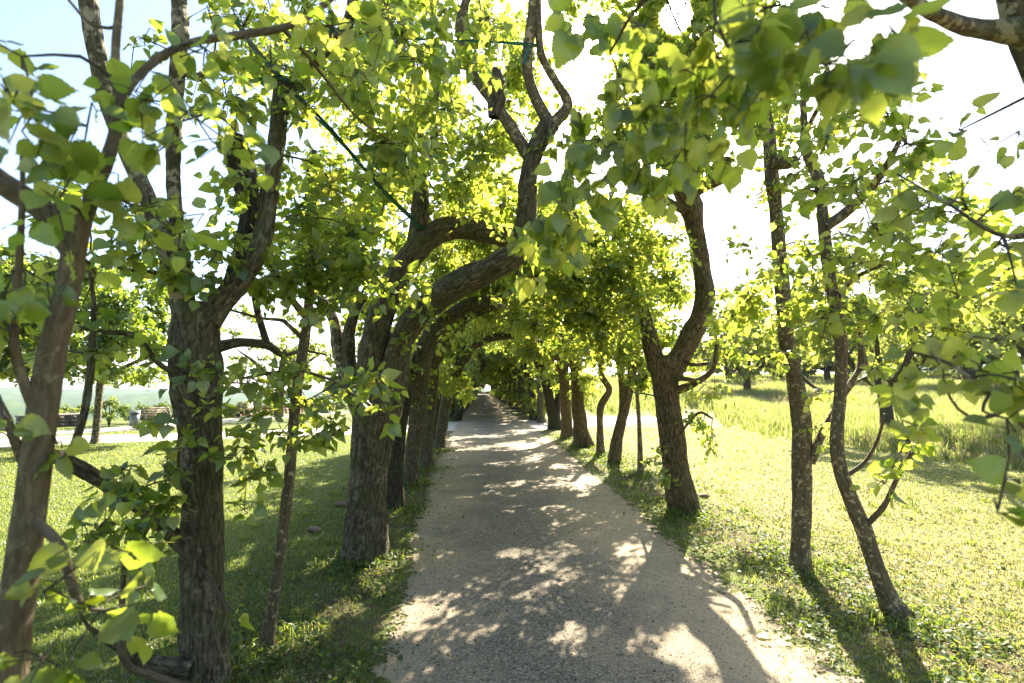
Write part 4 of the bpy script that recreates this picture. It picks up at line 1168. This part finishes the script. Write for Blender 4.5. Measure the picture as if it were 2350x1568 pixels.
mid_tree('short dark mossy lime trunk with knobbly shoulder half hidden behind the biggest left trunk',
         [(905, 1173, 7, 54), (905, 1100, 7, 44), (910, 1000, 7, 44), (920, 930, 7, 48), (926, 895, 7, 46), (908, 840, 7.1, 36), (880, 750, 7.2, 32)], 'bark_dark', GL, 31, 1,
         extra=[[(880, 770, 7.2, 30), (800, 660, 7.3, 30), (735, 540, 7.4, 30), (716, 460, 7.4, 32), (722, 405, 7.4, 40), (718, 370, 7.4, 34), (722, 345, 7.4, 16)]], n=10, arch=False)
mid_tree('ridged lime trunk right of the mossy one, its limb arching low over the path',
         [(941, 1112, 8.9, 40), (944, 1060, 8.9, 33), (955, 980, 8.9, 40), (962, 900, 8.9, 46), (968, 830, 8.9, 46), (975, 790, 8.9, 42)], 'bark', GL, 32, 1,
         extra=[[(972, 800, 8.9, 42), (1008, 752, 8.9, 40), (1048, 715, 8.8, 36), (1095, 696, 8.7, 33), (1140, 694, 8.7, 30), (1168, 682, 8.7, 28), (1183, 655, 8.7, 22), (1190, 610, 8.7, 14)],
                [(1160, 688, 8.7, 22), (1200, 668, 8.7, 17), (1250, 640, 8.8, 9)]], n=14, arch=False, hi=4.6)
mid_tree('straight lime trunk close against the ridged one on its path side',
         [(978, 1080, 10.7, 36), (979, 1030, 10.7, 31), (984, 950, 10.7, 36), (990, 880, 10.7, 36), (992, 820, 10.7, 34)], 'bark', GL, 33, 1, n=18, hi=4.8)
mid_tree('lime trunk with spreading root foot leaning over the path just before the crossing walk',
         [(1006, 1036, 14, 36), (1010, 1005, 14, 27), (1022, 935, 14, 27), (1037, 870, 14, 27), (1062, 820, 14, 26)], 'bark', GL, 34, 1, n=20,
         extra=[[(1058, 826, 14, 25), (1085, 795, 14, 22), (1130, 775, 14, 19), (1180, 772, 14, 14)]])
mid_tree('dark upright lime trunk behind the leaning one, last before the crossing walk at left',
         [(998, 1022, 15.8, 28), (1001, 960, 15.8, 22), (1006, 890, 15.8, 22), (1010, 830, 15.8, 20)], 'bark_dark', GL, 35, 1, n=20)
mid_tree('dark lime trunk just beyond the crossing walk, bending into an arch over the path',
         [(1047, 966, 27, 24), (1053, 945, 27, 18), (1072, 892, 27, 17), (1094, 855, 27, 17), (1106, 838, 27, 15)], 'bark_dark', GL, 36, 1, n=22,
         extra=[[(1104, 841, 27, 15), (1122, 823, 27, 14), (1140, 819, 27, 13), (1160, 826, 27, 11)]])

mid_tree('thin straight lime sapling like a pole left of the stout forked tree',
         [(1471, 1092, 9.8, 16), (1468, 1000, 9.8, 11), (1464, 930, 9.8, 10), (1458, 860, 9.8, 8), (1452, 790, 9.8, 6)], 'bark_spot', GR_, 41, -1, n=6, arch=False, ridges=.03, hi=4.0)
mid_tree('lime tree with a leaning trunk forked near its top, left of the thin pole-like sapling',
         [(1410, 1062, 11.5, 34), (1416, 1010, 11.5, 27), (1432, 945, 11.5, 24), (1444, 890, 11.5, 22), (1452, 835, 11.5, 20)], 'bark_sunlit', GR_, 42, -1, n=20, low=1.9, fills=[(1330, 1500, 560, 860, 9.5, 11.5, 16, 55, 26), (1180, 1400, 560, 800, 10, 12, 14, 55, 26)],
         extra=[[(1428, 965, 11.5, 20), (1428, 900, 11.5, 18), (1422, 830, 11.5, 15), (1415, 760, 11.5, 10)]])
mid_tree('slender crooked lime with an elbow in its trunk, between leaning and root-footed trunks',
         [(1378, 1046, 12.8, 20), (1377, 990, 12.8, 16), (1379, 935, 12.8, 18), (1398, 895, 12.8, 15), (1380, 860, 12.8, 14), (1382, 800, 12.8, 11)], 'bark_spot', GR_, 43, -1, n=14, arch=False, low=1.9)
mid_tree('stout lime trunk with a flared root foot, third trunk right of the crossing walk',
         [(1340, 1026, 14.7, 52), (1333, 985, 14.7, 38), (1328, 940, 14.7, 34), (1325, 890, 14.7, 30), (1322, 840, 14.7, 26)], 'bark_sunlit', GR_, 44, -1, n=24)
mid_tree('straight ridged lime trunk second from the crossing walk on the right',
         [(1303, 1006, 17.3, 32), (1300, 960, 17.3, 26), (1296, 900, 17.3, 25), (1294, 850, 17.3, 23)], 'bark_sunlit', GR_, 45, -1, n=24)
mid_tree('slightly leaning double lime trunk at the near right corner of the crossing walk',
         [(1277, 986, 21, 40), (1266, 940, 21, 26), (1255, 890, 21, 22), (1243, 845, 21, 20)], 'bark_dark', GR_, 46, -1, n=24,
         extra=[[(1285, 986, 21, 14), (1279, 950, 21, 15), (1280, 910, 21, 14), (1286, 870, 21, 12), (1292, 830, 21, 9)]])

# the long rest of the tunnel beyond the crossing walk: shared shapes, one object per tree
protos = []
for v in range(4):
    T = Tree('lime_tree', 'distant lime tree', (0, 0, 0), ['bark_dark', 'bark', 'bark_sunlit', 'bark_dark'][v], 'tree', GR_, 60 + v, 'lime_far')
    r = T.rng
    lx = r.normal(0, .1)
    T.bole([(0, 0, 0, .24), (lx * .3, .03, .35, .17), (lx, r.normal(0, .06), 1.3, .15), (lx * 1.5, 0, 2.3, .13)], world=True, sides=10)
    arch_limb(T, (lx * 1.5, 0, 2.3, .13), -1)
    arch_crown(T, 0, 0, -1, 34, leaf=.13, lod='low', sp=18, twigs=False, low=.5, hi=4.8)
    protos.append(T.build())
LAB = {-1: 'one of the small distant lime trees of the left row beyond the crossing walk',
       1: 'one of the small distant lime trees of the right row beyond the crossing walk'}
used = set()
rgt = random.Random(4)
for side, x0, y0 in ((1, 3.0, 25.4), (-1, -1.55, 29.5)):
    y = y0
    k = 0
    while y < 158:
        v = rgt.randrange(4)
        o = protos[v] if v not in used else copy_tree(protos[v])
        used.add(v)
        o.location = (x0 + rgt.gauss(0, .12), y, 0)
        o.rotation_euler = (0, 0, (0 if side == 1 else math.pi) + rgt.gauss(0, .12))
        sc = rgt.uniform(.92, 1.1); o.scale = (sc, sc, sc)
        tag(o, LAB[side], 'tree', 'distant lime trees of the right row' if side == 1 else 'distant lime trees of the left row')
        y += rgt.uniform(1.7, 2.5)


# ------------------------------------------------------------------ trees of the park on the left and the orchard on the right
def cloud_tree(name, label, cat, grp, base, trunk, limbs, clumps, seed, mat, bark, leaf, lod, sp, twigs=False, m=8, flat=.75):
    T = Tree(name, label, base, bark, cat, grp, seed, mat)
    T.bole(trunk, world=True, sides=14, ridges=.08)
    for l in limbs:
        T.limb(l, world=True, sides=8, amp=.08)
    for c, rad, k in clumps:
        T.cluster(c, rad, int(sp * k), leaf, lod, .12, twigs, True, .006, m, flat)
    return T.build()


def clipped_tree(label, base, r0, hw, dp, z0, z1, seed, grp='clipped trees of the park', nc=150, slope=0.0):
    b = np.asarray(base); rng = np.random.default_rng(seed)
    clumps = []
    for k in range(nc):
        u, v, w = rng.uniform(-1, 1), rng.uniform(-1, 1), rng.random()
        if rng.random() < .6:
            e = rng.integers(0, 3)
            if e == 0: u = np.sign(u) * rng.uniform(.85, 1)
            elif e == 1: v = -rng.uniform(.8, 1)
            else: w = rng.choice([rng.uniform(0, .08), rng.uniform(.92, 1)])
        sh = 1 - .22 * w
        clumps.append(((b[0] + u * hw * sh, b[1] + v * dp * sh, z0 + .3 + w * (z1 - z0 - .3)), rng.uniform(.4, .62), 1))
    tp = [(b[0], b[1], 0, r0 * 1.35), (b[0] + .01, b[1], .25, r0), (b[0] + .03, b[1], 1.2, r0 * .9), (b[0] + .04, b[1], z0 + .6, r0 * .85), (b[0] + .04, b[1], z1 - .8, r0 * .4)]
    limbs = [[(b[0], b[1], z0 + .2, r0 * .6), (b[0] + math.cos(a) * hw * .4, b[1] + math.sin(a) * dp * .4, z0 + .8, r0 * .4), (b[0] + math.cos(a) * hw * .8, b[1] + math.sin(a) * dp * .8, z0 + 1.2, r0 * .2)] for a in np.arange(6) * 1.05]
    return cloud_tree('clipped_tree', label, 'tree', grp, b, tp, limbs, clumps, seed, 'maple', 'bark_mottled', .12, 'low', 26, m=8, flat=.6)


clipped_tree('clipped park tree with flat-bottomed crown and thin spotted trunk on the walk', G(217, 1018), .105, 2.7, 2.4, 1.72, 5.2, 71)
clipped_tree('clipped park tree at the left border, its crown partly behind the nearest slim trunk', G(-150, 1030), .11, 2.6, 2.4, 1.75, 5.6, 72)
b = G(640, 957)
rng = np.random.default_rng(73)
cloud_tree('park_tree', 'pale loose-crowned park tree beyond the lawn between slender sapling and forked trunk', 'tree', None, b,
           [(b[0], b[1], 0, .3), (b[0], b[1], 2, .24), (b[0] + .2, b[1], 4, .15)],
           [[(b[0], b[1], 1.8, .2), (b[0] + 1.5 * k, b[1], 3.2, .1), (b[0] + 2.6 * k, b[1], 4.0, .04)] for k in (-1, 1)],
           [((b[0] + rng.normal(0, 2.1), b[1] + rng.normal(0, 1.3), 3.6 + rng.normal(0, 1.1)), rng.uniform(.6, .95), 1) for _ in range(34)], 73, 'orchard', 'bark', .15, 'low', 22)


def orchard_tree(label, px, d, r0, crown, seed, fork=1.3, leaf=.16, nc=46, sp=20, lean=0.0, name='orchard_tree'):
    c = P(px, 893, d); bx, by = c[0], c[1]; z = float(gz(bx, by)); rng = np.random.default_rng(seed)
    cw, z0, z1 = crown
    tp = [(bx, by, z, r0 * 1.3), (bx + lean * .3, by, z + fork * .5, r0), (bx + lean, by, z + fork, r0 * 1.05), (bx + lean * 1.2, by, z + fork + .5, r0 * .7)]
    limbs = []
    for k in range(5):
        a = k * 1.26 + rng.random()
        e = np.array([math.cos(a), math.sin(a)])
        limbs.append([(bx + lean, by, z + fork - .1, r0 * .7), (bx + lean + e[0] * cw * .25, by + e[1] * cw * .25, z + fork + .7, r0 * .5), (bx + lean + e[0] * cw * .5, by + e[1] * cw * .5, z + z0 + (z1 - z0) * .45, r0 * .3), (bx + lean + e[0] * cw * .75, by + e[1] * cw * .75, z + z0 + (z1 - z0) * .6, r0 * .12)])
    cl = []
    for k in range(nc):
        q = unit(rng.normal(size=3)) * rng.random() ** .4
        cl.append(((bx + lean + q[0] * cw, by + q[1] * cw, z + (z0 + z1) / 2 + q[2] * (z1 - z0) / 2), rng.uniform(.5, .9) * cw / 3.6, 1))
    return cloud_tree(name, label, 'tree', 'old fruit trees in the meadow', (bx, by, z), tp, limbs, cl, seed, 'orchard', 'bark', leaf, 'low', sp)


orchard_tree('old fruit tree with dark forked trunk, alone in the meadow right of the golden trunk', 1715, 44, .30, (5.2, 1.8, 7.8), 81, 2.0, .22, 80, 24)
orchard_tree('old fruit tree with thick brown trunk in the nearer meadow beside the thin leaning lime', 2030, 16.5, .19, (3.3, 2.2, 6.4), 82, 1.7, .11, 90, 26)
orchard_tree('broad fruit tree with dark trunk and dense wide crown in the meadow at right', 2228, 42, .42, (7.5, 2.2, 11.5), 83, 2.4, .26, 130, 30)
orchard_tree('fruit tree with pale trunk at the far right border of the meadow', 2330, 52, .4, (6.5, 2.8, 11), 84, 2.0, .28, 100, 28)
orchard_tree('far fruit tree whose crown rises between the two speckled lime trunks', 1900, 60, .35, (6.5, 1.2, 9.5), 85, 1.8, .30, 90, 26)
orchard_tree('small far fruit tree with two dark stems left of the lone forked one', 1672, 62, .28, (4.6, 1.2, 6.4), 86, 1.5, .28, 36, 18)
orchard_tree('far fruit tree low behind the stout golden trunk', 1565, 70, .3, (5.5, 1.2, 7.0), 87, 1.6, .3, 40, 18)
orchard_tree('far fruit tree behind the broad dense one in the meadow', 2090, 66, .35, (7, 1.4, 10), 88, 1.8, .32, 90, 24)
orchard_tree('fruit tree at the right border whose crown hangs behind the near right leaves', 2440, 27, .3, (4.6, 2.6, 8.4), 89, 2.0, .17, 90, 26)
orchard_tree('far round fruit tree left of the broad dense one', 2010, 75, .35, (7, 1.2, 10.5), 90, 1.8, .34, 80, 24)
orchard_tree('far fruit tree just right of the lone forked one', 1790, 72, .35, (6.5, 1.2, 9.5), 98, 1.8, .34, 80, 24)

# ------------------------------------------------------------------ benches, bin, wall, hedges, straps and small things
M['cast_iron'] = plain_mat('green_cast_iron', (.012, .035, .035), (.02, .055, .05), 20, .45, .3)
M['slat'] = plain_mat('weathered_slat', (.20, .14, .09), (.30, .22, .15), 14, .7)
M['slat_dark'] = plain_mat('dark_slat', (.07, .05, .035), (.13, .10, .07), 14, .7)
M['steel'] = plain_mat('grey_steel', (.16, .17, .18), (.22, .23, .24), 12, .4, .6)
M['steel_dark'] = plain_mat('dark_steel', (.02, .02, .02), (.04, .04, .04), 12, .6)
M['stone'] = plain_mat('dark_wall_stone', (.05, .045, .042), (.13, .115, .10), 9, .9, 0, .8)
M['cap'] = plain_mat('wall_coping', (.14, .12, .115), (.22, .19, .18), 5, .85)
M['brick'] = plain_mat('reddish_wall', (.28, .17, .13), (.38, .25, .20), 6, .9)
M['cut_wood'] = plain_mat('cut_wood', (.13, .09, .055), (.24, .17, .11), 30, .85)
M['cloth'] = plain_mat('dark_cloth', (.012, .013, .018), (.03, .03, .04), 30, .9)
M['skin'] = plain_mat('skin', (.45, .28, .2), (.5, .32, .24), 10, .6)
M['hair'] = plain_mat('dark_hair', (.015, .01, .008), (.03, .02, .015), 40, .6)


def bench_parts(root, wood, length=1.55):
    h = length / 2
    s = MB()
    for k in range(5):
        s.box((0, -.20 + k * .095, .445), (h, .036, .016), bev=.006)
    link('seat', s.mesh('seat', M[wood], attr='bark', smooth=False), root)
    s = MB()
    for k in range(4):
        s.box((0, .255 + k * .035, .55 + k * .095), (h, .014, .036), rx=-.3, bev=.005)
    link('backrest', s.mesh('backrest', M[wood], smooth=False), root)
    for x in (-h + .12, h - .12):
        f = MB()
        f.tube([(x, -.26, 0), (x, -.22, .12), (x, -.16, .28), (x, -.20, .42)], [.03, .024, .022, .03], 8)
        f.tube([(x, .34, 0), (x, .27, .14), (x, .18, .28), (x, .20, .43), (x, .27, .62), (x, .38, .90)], [.032, .026, .024, .028, .024, .018], 8)
        f.tube([(x, -.22, .41), (x, 0, .425), (x, .21, .42)], [.022, .022, .022], 8)
        f.tube([(x, -.17, .24), (x, -.02, .34), (x, .19, .26)], [.016, .018, .016], 8)
        link('end_frame', f.mesh('end_frame', M['cast_iron']), root)


def bench(label, loc, rz, wood='slat', grp='park benches'):
    r = empty('park_bench', (loc[0], loc[1], 0), rz); tag(r, label, 'bench', grp)
    bench_parts(r, wood)
    return r


dirn = math.atan2(*(G(411, 980) - G(330, 988))[:2][::-1])
c = (G(332, 986) + G(408, 979)) / 2
bench('green iron bench with wooden slats beside the grey litter bin', c, dirn)
c = G(-22, 1018)
bench('green iron bench cut by the left border of the photo on the walk', c, dirn + 1.2, 'slat_dark')
c = G(576, 956)
bench('small far bench beyond the lawn, between forked trunk and slender sapling', c, dirn, 'slat')
bench('nearer of the two wooden benches inside the tunnel, right beyond the crossing walk', (2.28, 35, 0), -math.pi / 2, 'slat')
bench('farther of the two empty benches inside the tree tunnel, dark behind the nearer one', (2.32, 54, 0), -math.pi / 2, 'slat_dark')
bench('distant bench near the bright end of the tunnel with a seated person', (1.75, 138, 0), -math.pi / 2, 'slat_dark')

# litter bin
b = G(316, 986)
r = empty('litter_bin', (b[0], b[1], 0), dirn); tag(r, 'grey steel litter bin hanging on a post beside the green bench', 'litter bin')
k = MB()
k.tube([(-.2, 0, .14), (-.2, 0, .16), (-.2, 0, .60), (-.2, 0, .605)], [.14, .17, .175, .165], 20, smoothit=False)
link('basket', k.mesh('basket', M['steel'], smooth=True), r)
k = MB(); k.tube([(-.2, 0, .60), (-.2, 0, .615), (-.2, 0, .67)], [.15, .16, .16], 20, smoothit=False)
link('opening', k.mesh('opening', M['steel_dark']), r)
k = MB(); k.tube([(-.2, 0, .67), (-.2, 0, .70), (-.2, 0, .745), (-.2, 0, .76)], [.18, .185, .16, .06], 20, smoothit=False)
link('lid', k.mesh('lid', M['steel']), r)
k = MB(); k.box((.02, 0, .37), (.045, .03, .40), bev=.01); k.box((-.06, 0, .73), (.07, .025, .02)); k.box((-.03, 0, .3), (.06, .02, .015))
link('post', k.mesh('post', M['steel'], smooth=False), r)


def wall(label, A, B, h, th, mat, cap, name='stone_wall'):
    A = np.asarray(A); B = np.asarray(B); v = B - A; L = np.linalg.norm(v[:2]); rz = math.atan2(v[1], v[0]); c = (A + B) / 2
    r = empty(name, (c[0], c[1], 0), rz); tag(r, label, 'wall')
    k = MB(); rng = np.random.default_rng(int(L * 10))
    rows = 3; hh = h / rows
    for q in range(rows):
        x = -L / 2
        while x < L / 2 - .05:
            w = min(rng.uniform(.3, .6), L / 2 - x)
            k.box((x + w / 2, rng.normal(0, .006), q * hh + hh / 2), (w / 2 - .006, th / 2, hh / 2 - .006), bev=.012)
            x += w
    link('masonry', k.mesh('masonry', M[mat], smooth=False), r)
    k = MB(); k.box((0, 0, h + .04), (L / 2 + .02, th / 2 + .05, .038), bev=.01)
    link('coping', k.mesh('coping', M[cap], smooth=False), r)


wall('low dark stone wall with pale coping at the terrace edge left of the clipped tree trunk', G(40, 985), G(184, 977), .48, .4, 'stone', 'cap')
wall('low reddish wall in the bright opening at the far end of the tunnel', (-6, 166, 0), (9, 166, 0), .75, .4, 'brick', 'brick', 'boundary_wall')
wall('low reddish wall with coping beyond the lawn, seen beside the slender sapling', G(520, 957), G(780, 940), .55, .4, 'brick', 'cap', 'stone_wall')


def shrub(name, label, cat, c, rx, ry, h, seed, grp=None, n=None, leaf=.075, sp=16, mat='shrub'):
    T = Tree(name, label, (c[0], c[1], 0), 'bark_dark', cat, grp, seed, mat)
    rng = T.rng
    for k in range(4):
        a = rng.random() * 6.28
        T.limb([(c[0], c[1], 0, .03), (c[0] + math.cos(a) * rx * .3, c[1] + math.sin(a) * ry * .3, h * .5, .02), (c[0] + math.cos(a) * rx * .6, c[1] + math.sin(a) * ry * .6, h * .85, .008)], world=True, sides=5, name='stem', bark='bark_dark')
    T.pts = [np.array([[c[0], c[1], h * .4]])]; T.rads = [np.array([.02])]
    for k in range(n or int(8 + 14 * rx * ry)):
        q = rng.uniform(-1, 1, 2)
        z = h * (.25 + .68 * rng.random()) * (1 - .2 * max(abs(q)))
        T.cluster((c[0] + q[0] * rx, c[1] + q[1] * ry, z), min(.35, h * .28), sp, leaf, 'low', 0, False, False, .003, 7)
    # shrubs have stems instead of a trunk
    for nm, mb, bk in T.limbs:
        link(nm, mb.mesh(nm, M[bk], T.base), T.root)
    link('foliage', T.lv.mesh('foliage', M[T.leafmat], T.base), T.root)


shrub('shrub', 'upright dark shrub just right of the clipped tree trunk', 'shrub', G(250, 979), .55, .5, 1.35, 91)
hg = 'hedge bushes along the terrace edge'
shrub('hedge_bush', 'rounded hedge bush directly behind the litter bin', 'hedge', G(306, 972), .8, .6, 1.0, 92, hg)
shrub('hedge_bush', 'rounded hedge bush behind the left half of the green bench', 'hedge', G(352, 970), .9, .6, 1.05, 93, hg)
shrub('hedge_bush', 'rounded hedge bush behind the right half of the green bench', 'hedge', G(402, 967), .9, .6, 1.05, 94, hg)
shrub('hedge_bush', 'bright yellowish bush left of the low dark wall, seen beside the slim nearest trunk', 'hedge', G(112, 972), 1.1, .8, .85, 95, hg, mat='orchard')
shrub('hedge_bush', 'hedge bush behind the low dark stone wall', 'hedge', G(165, 968), .9, .6, 1.0, 96, hg, mat='orchard')
shrub('hedge_bush', 'low bush with pale blossom beyond the lawn right of the forked trunk', 'hedge', G(545, 957), 1.2, .8, .9, 97, hg)
shrub('hedge_bush', 'bush beyond the lawn left of the biggest split trunk', 'hedge', G(745, 944), 1.6, .9, 1.1, 98, hg)

# straps of green netting tied between the trees
def strap(label, pl, wide, seed, thick=.004):
    p = np.array([P(a, b_, d) for a, b_, d in pl]); rng = np.random.default_rng(seed)
    p, w = resample(p, np.array(wide, float), .04)
    n = len(p)
    tan = unit(np.gradient(p, axis=0))
    sd = unit(np.cross(tan, np.array([0, .9, .4]))); nn = np.cross(sd, tan)
    tw = .35 * np.sin(np.linspace(0, 9, n))
    sd2 = sd * np.cos(tw)[:, None] + nn * np.sin(tw)[:, None]; nn2 = np.cross(sd2, tan)
    m = 7
    V = []
    for k in range(m):
        u = -1 + 2 * k / (m - 1)
        V.append(p + sd2 * (u * w)[:, None] + nn2 * (thick * (2.2 * math.sin(u * 5) + 1.5 * rng.normal(size=n) * .4))[:, None])
    V = np.stack(V, 1)
    V2 = np.concatenate([V, V - nn2[:, None, :] * thick], 1)
    K = 2 * m
    q = []
    for i_ in range(n - 1):
        for k in range(m - 1):
            a = i_ * K + k; q.append((a, a + 1, a + K + 1, a + K))
            a = i_ * K + m + k; q.append((a, a + K, a + K + 1, a + 1))
        for k0, k1 in ((0, m), (m - 1, 2 * m - 1)):
            a = i_ * K
            q.append((a + k0, a + k0 + K, a + k1 + K, a + k1))
    q = np.array(q)
    A = np.zeros((n * K, 3)); A[:, 2] = np.repeat(rng.random(n), K)
    o = link('tree_strap', raw_mesh('tree_strap', V2.reshape(-1, 3), q.ravel(), np.full(len(q), 4), M['strap'], True, ('luv', A)))
    return tag(o, label, 'strap', 'green straps tying the limes')


strap('long wide green netting strap running down to an upright limb of the biggest trunk',
      [(540, 40, 2.9), (560, 78, 2.95), (600, 130, 3.0), (650, 185, 3.02), (700, 240, 3.2), (760, 300, 3.5), (820, 368, 3.9), (880, 438, 4.3), (935, 492, 4.7), (965, 522, 4.88), (985, 528, 4.95)],
      [.014, .016, .015, .012, .017, .02, .022, .022, .017, .013, .012], 1)
strap('thin green cord strap stretched high over the path to the forked upper limb',
      [(735, 66, 3.05), (800, 78, 3.2), (860, 84, 3.35), (960, 90, 3.6), (1060, 94, 3.85), (1150, 98, 4.05), (1215, 103, 4.16), (1240, 106, 4.2)],
      [.018, .016, .010, .007, .006, .006, .012, .010], 2, .003)
strap('short frayed end of green netting hanging at the knot on the cut limb',
      [(600, 190, 3.0), (625, 182, 3.0), (650, 178, 3.0), (662, 186, 3.0)], [.022, .02, .014, .012], 3)
strap('dangling frayed green end below the knot on the forked upper limb',
      [(1216, 104, 4.14), (1210, 118, 4.14), (1206, 132, 4.14), (1203, 148, 4.14)], [.008, .012, .014, .010], 4, .002)
strap('short green strap tied between the stout golden trunk and the leaning forked trunk',
      [(1515, 912, 6.75), (1490, 906, 8.0), (1465, 902, 9.6), (1442, 898, 11.3)], [.02, .018, .018, .02], 5)

# small things on the ground
def wood_piece(label, px, py, L, r, rz, seed):
    b = G(px, py); rng = np.random.default_rng(seed)
    k = MB(); k.tube([(-L / 2, 0, r * .8), (-L * .2, .01, r * .95), (L * .2, -.01, r * .9), (L / 2, 0, r * .8)], [r * .7, r, r * .95, r * .6], 10, .12, rng, step=.03, smoothit=True)
    o = link('wood_piece', k.mesh('wood_piece', M['cut_wood']), None, (b[0], b[1], 0)); o.rotation_euler = (0, 0, rz)
    tag(o, label, 'cut wood', 'pieces of cut wood under the trees')


wood_piece('short piece of cut wood lying left of the biggest split trunk', 790, 1162, .26, .04, .2, 1)
wood_piece('flat cut wood stub on the shaded lawn between the sapling and the biggest trunk', 722, 1222, .16, .035, -.2, 2)
wood_piece('small cut wood piece lying right of the stout golden trunk', 1616, 1143, .17, .03, .1, 3)


def lying_leaf(label, px, py, sz, rz, seed, zoff=.012):
    b = G(px, py); lv = Leaves(); rng = np.random.default_rng(seed)
    Xd = np.array([[math.cos(rz), math.sin(rz), .12]]); N_ = unit(np.array([[.1, -.25, 1.0]])); N_ = unit(N_ - Xd * np.sum(Xd * N_))
    lv.add('hi', np.array([[b[0], b[1], zoff]]), unit(Xd), N_, np.array([sz]), np.array([.8]))
    o = link('fallen_leaf', lv.mesh('fallen_leaf', M['lime'], (b[0], b[1], 0)), None, (b[0], b[1], 0))
    tag(o, label, 'leaf')


lying_leaf('single green leaf lying on the sunlit right side of the path', 1738, 1462, .085, -.6, 1)

# seated person on the far bench, in dark clothes
def person(loc, rz):
    V = [(0, 0, .50), (0, .02, .72), (0, .04, .95), (0, .06, 1.10), (0, .05, 1.20), (0, .02, 1.33),
         (-.09, -.02, .49), (-.11, -.40, .50), (-.11, -.42, .08), (-.11, -.56, .04),
         (.09, -.02, .49), (.11, -.40, .50), (.11, -.42, .08), (.11, -.56, .04),
         (-.19, .05, 1.05), (-.24, -.06, .80), (-.14, -.26, .62), (.19, .05, 1.05), (.24, -.06, .80), (.14, -.26, .62)]
    E = [(0, 1), (1, 2), (2, 3), (3, 4), (4, 5), (0, 6), (6, 7), (7, 8), (8, 9), (0, 10), (10, 11), (11, 12), (12, 13), (3, 14), (14, 15), (15, 16), (3, 17), (17, 18), (18, 19)]
    R = [.15, .14, .16, .13, .055, .10, .09, .075, .05, .045, .09, .075, .05, .045, .06, .045, .035, .06, .045, .035]
    me = bpy.data.meshes.new('person'); me.from_pydata(V, E, [])
    o = link('person', me, None, loc); o.rotation_euler = (0, 0, rz)
    md = o.modifiers.new('skin', 'SKIN')
    for k, sv in enumerate(me.skin_vertices[0].data):
        sv.radius = (R[k], R[k]); sv.use_root = (k == 0)
    sb = o.modifiers.new('sub', 'SUBSURF'); sb.levels = 1; sb.render_levels = 2
    me.materials.append(M['cloth'])
    hm = MB(); hm.tube([(0, .05, 1.30), (0, .05, 1.36), (0, .05, 1.42), (0, .05, 1.455)], [.095, .11, .095, .03], 12)
    link('hair', hm.mesh('hair', M['hair']), o)
    fm = MB(); fm.tube([(0, -.07, 1.23), (0, -.075, 1.30), (0, -.06, 1.37)], [.045, .06, .04], 10)
    link('face', fm.mesh('face', M['skin']), o)
    tag(o, 'person in dark clothes seated on the far bench near the end of the tunnel', 'person')


person((1.75, 138, .0), -math.pi / 2)

# the hazy air
hz = MB(); hz.box((0, 300, 30), (3600, 3600, 190 - 40))
mhz = bpy.data.materials.new('haze'); mhz.use_nodes = True; mhz.node_tree.nodes.clear()
vn = mhz.node_tree.nodes.new('ShaderNodeVolumePrincipled')
vn.inputs['Color'].default_value = (.70, .83, 1, 1); vn.inputs['Density'].default_value = .00011; vn.inputs['Anisotropy'].default_value = .35
ho = mhz.node_tree.nodes.new('ShaderNodeOutputMaterial')
mhz.node_tree.links.new(vn.outputs[0], ho.inputs['Volume'])
try: mhz.cycles.homogeneous_volume = True
except Exception: pass
tag(link('haze', hz.mesh('haze', mhz, smooth=False)), kind='stuff')
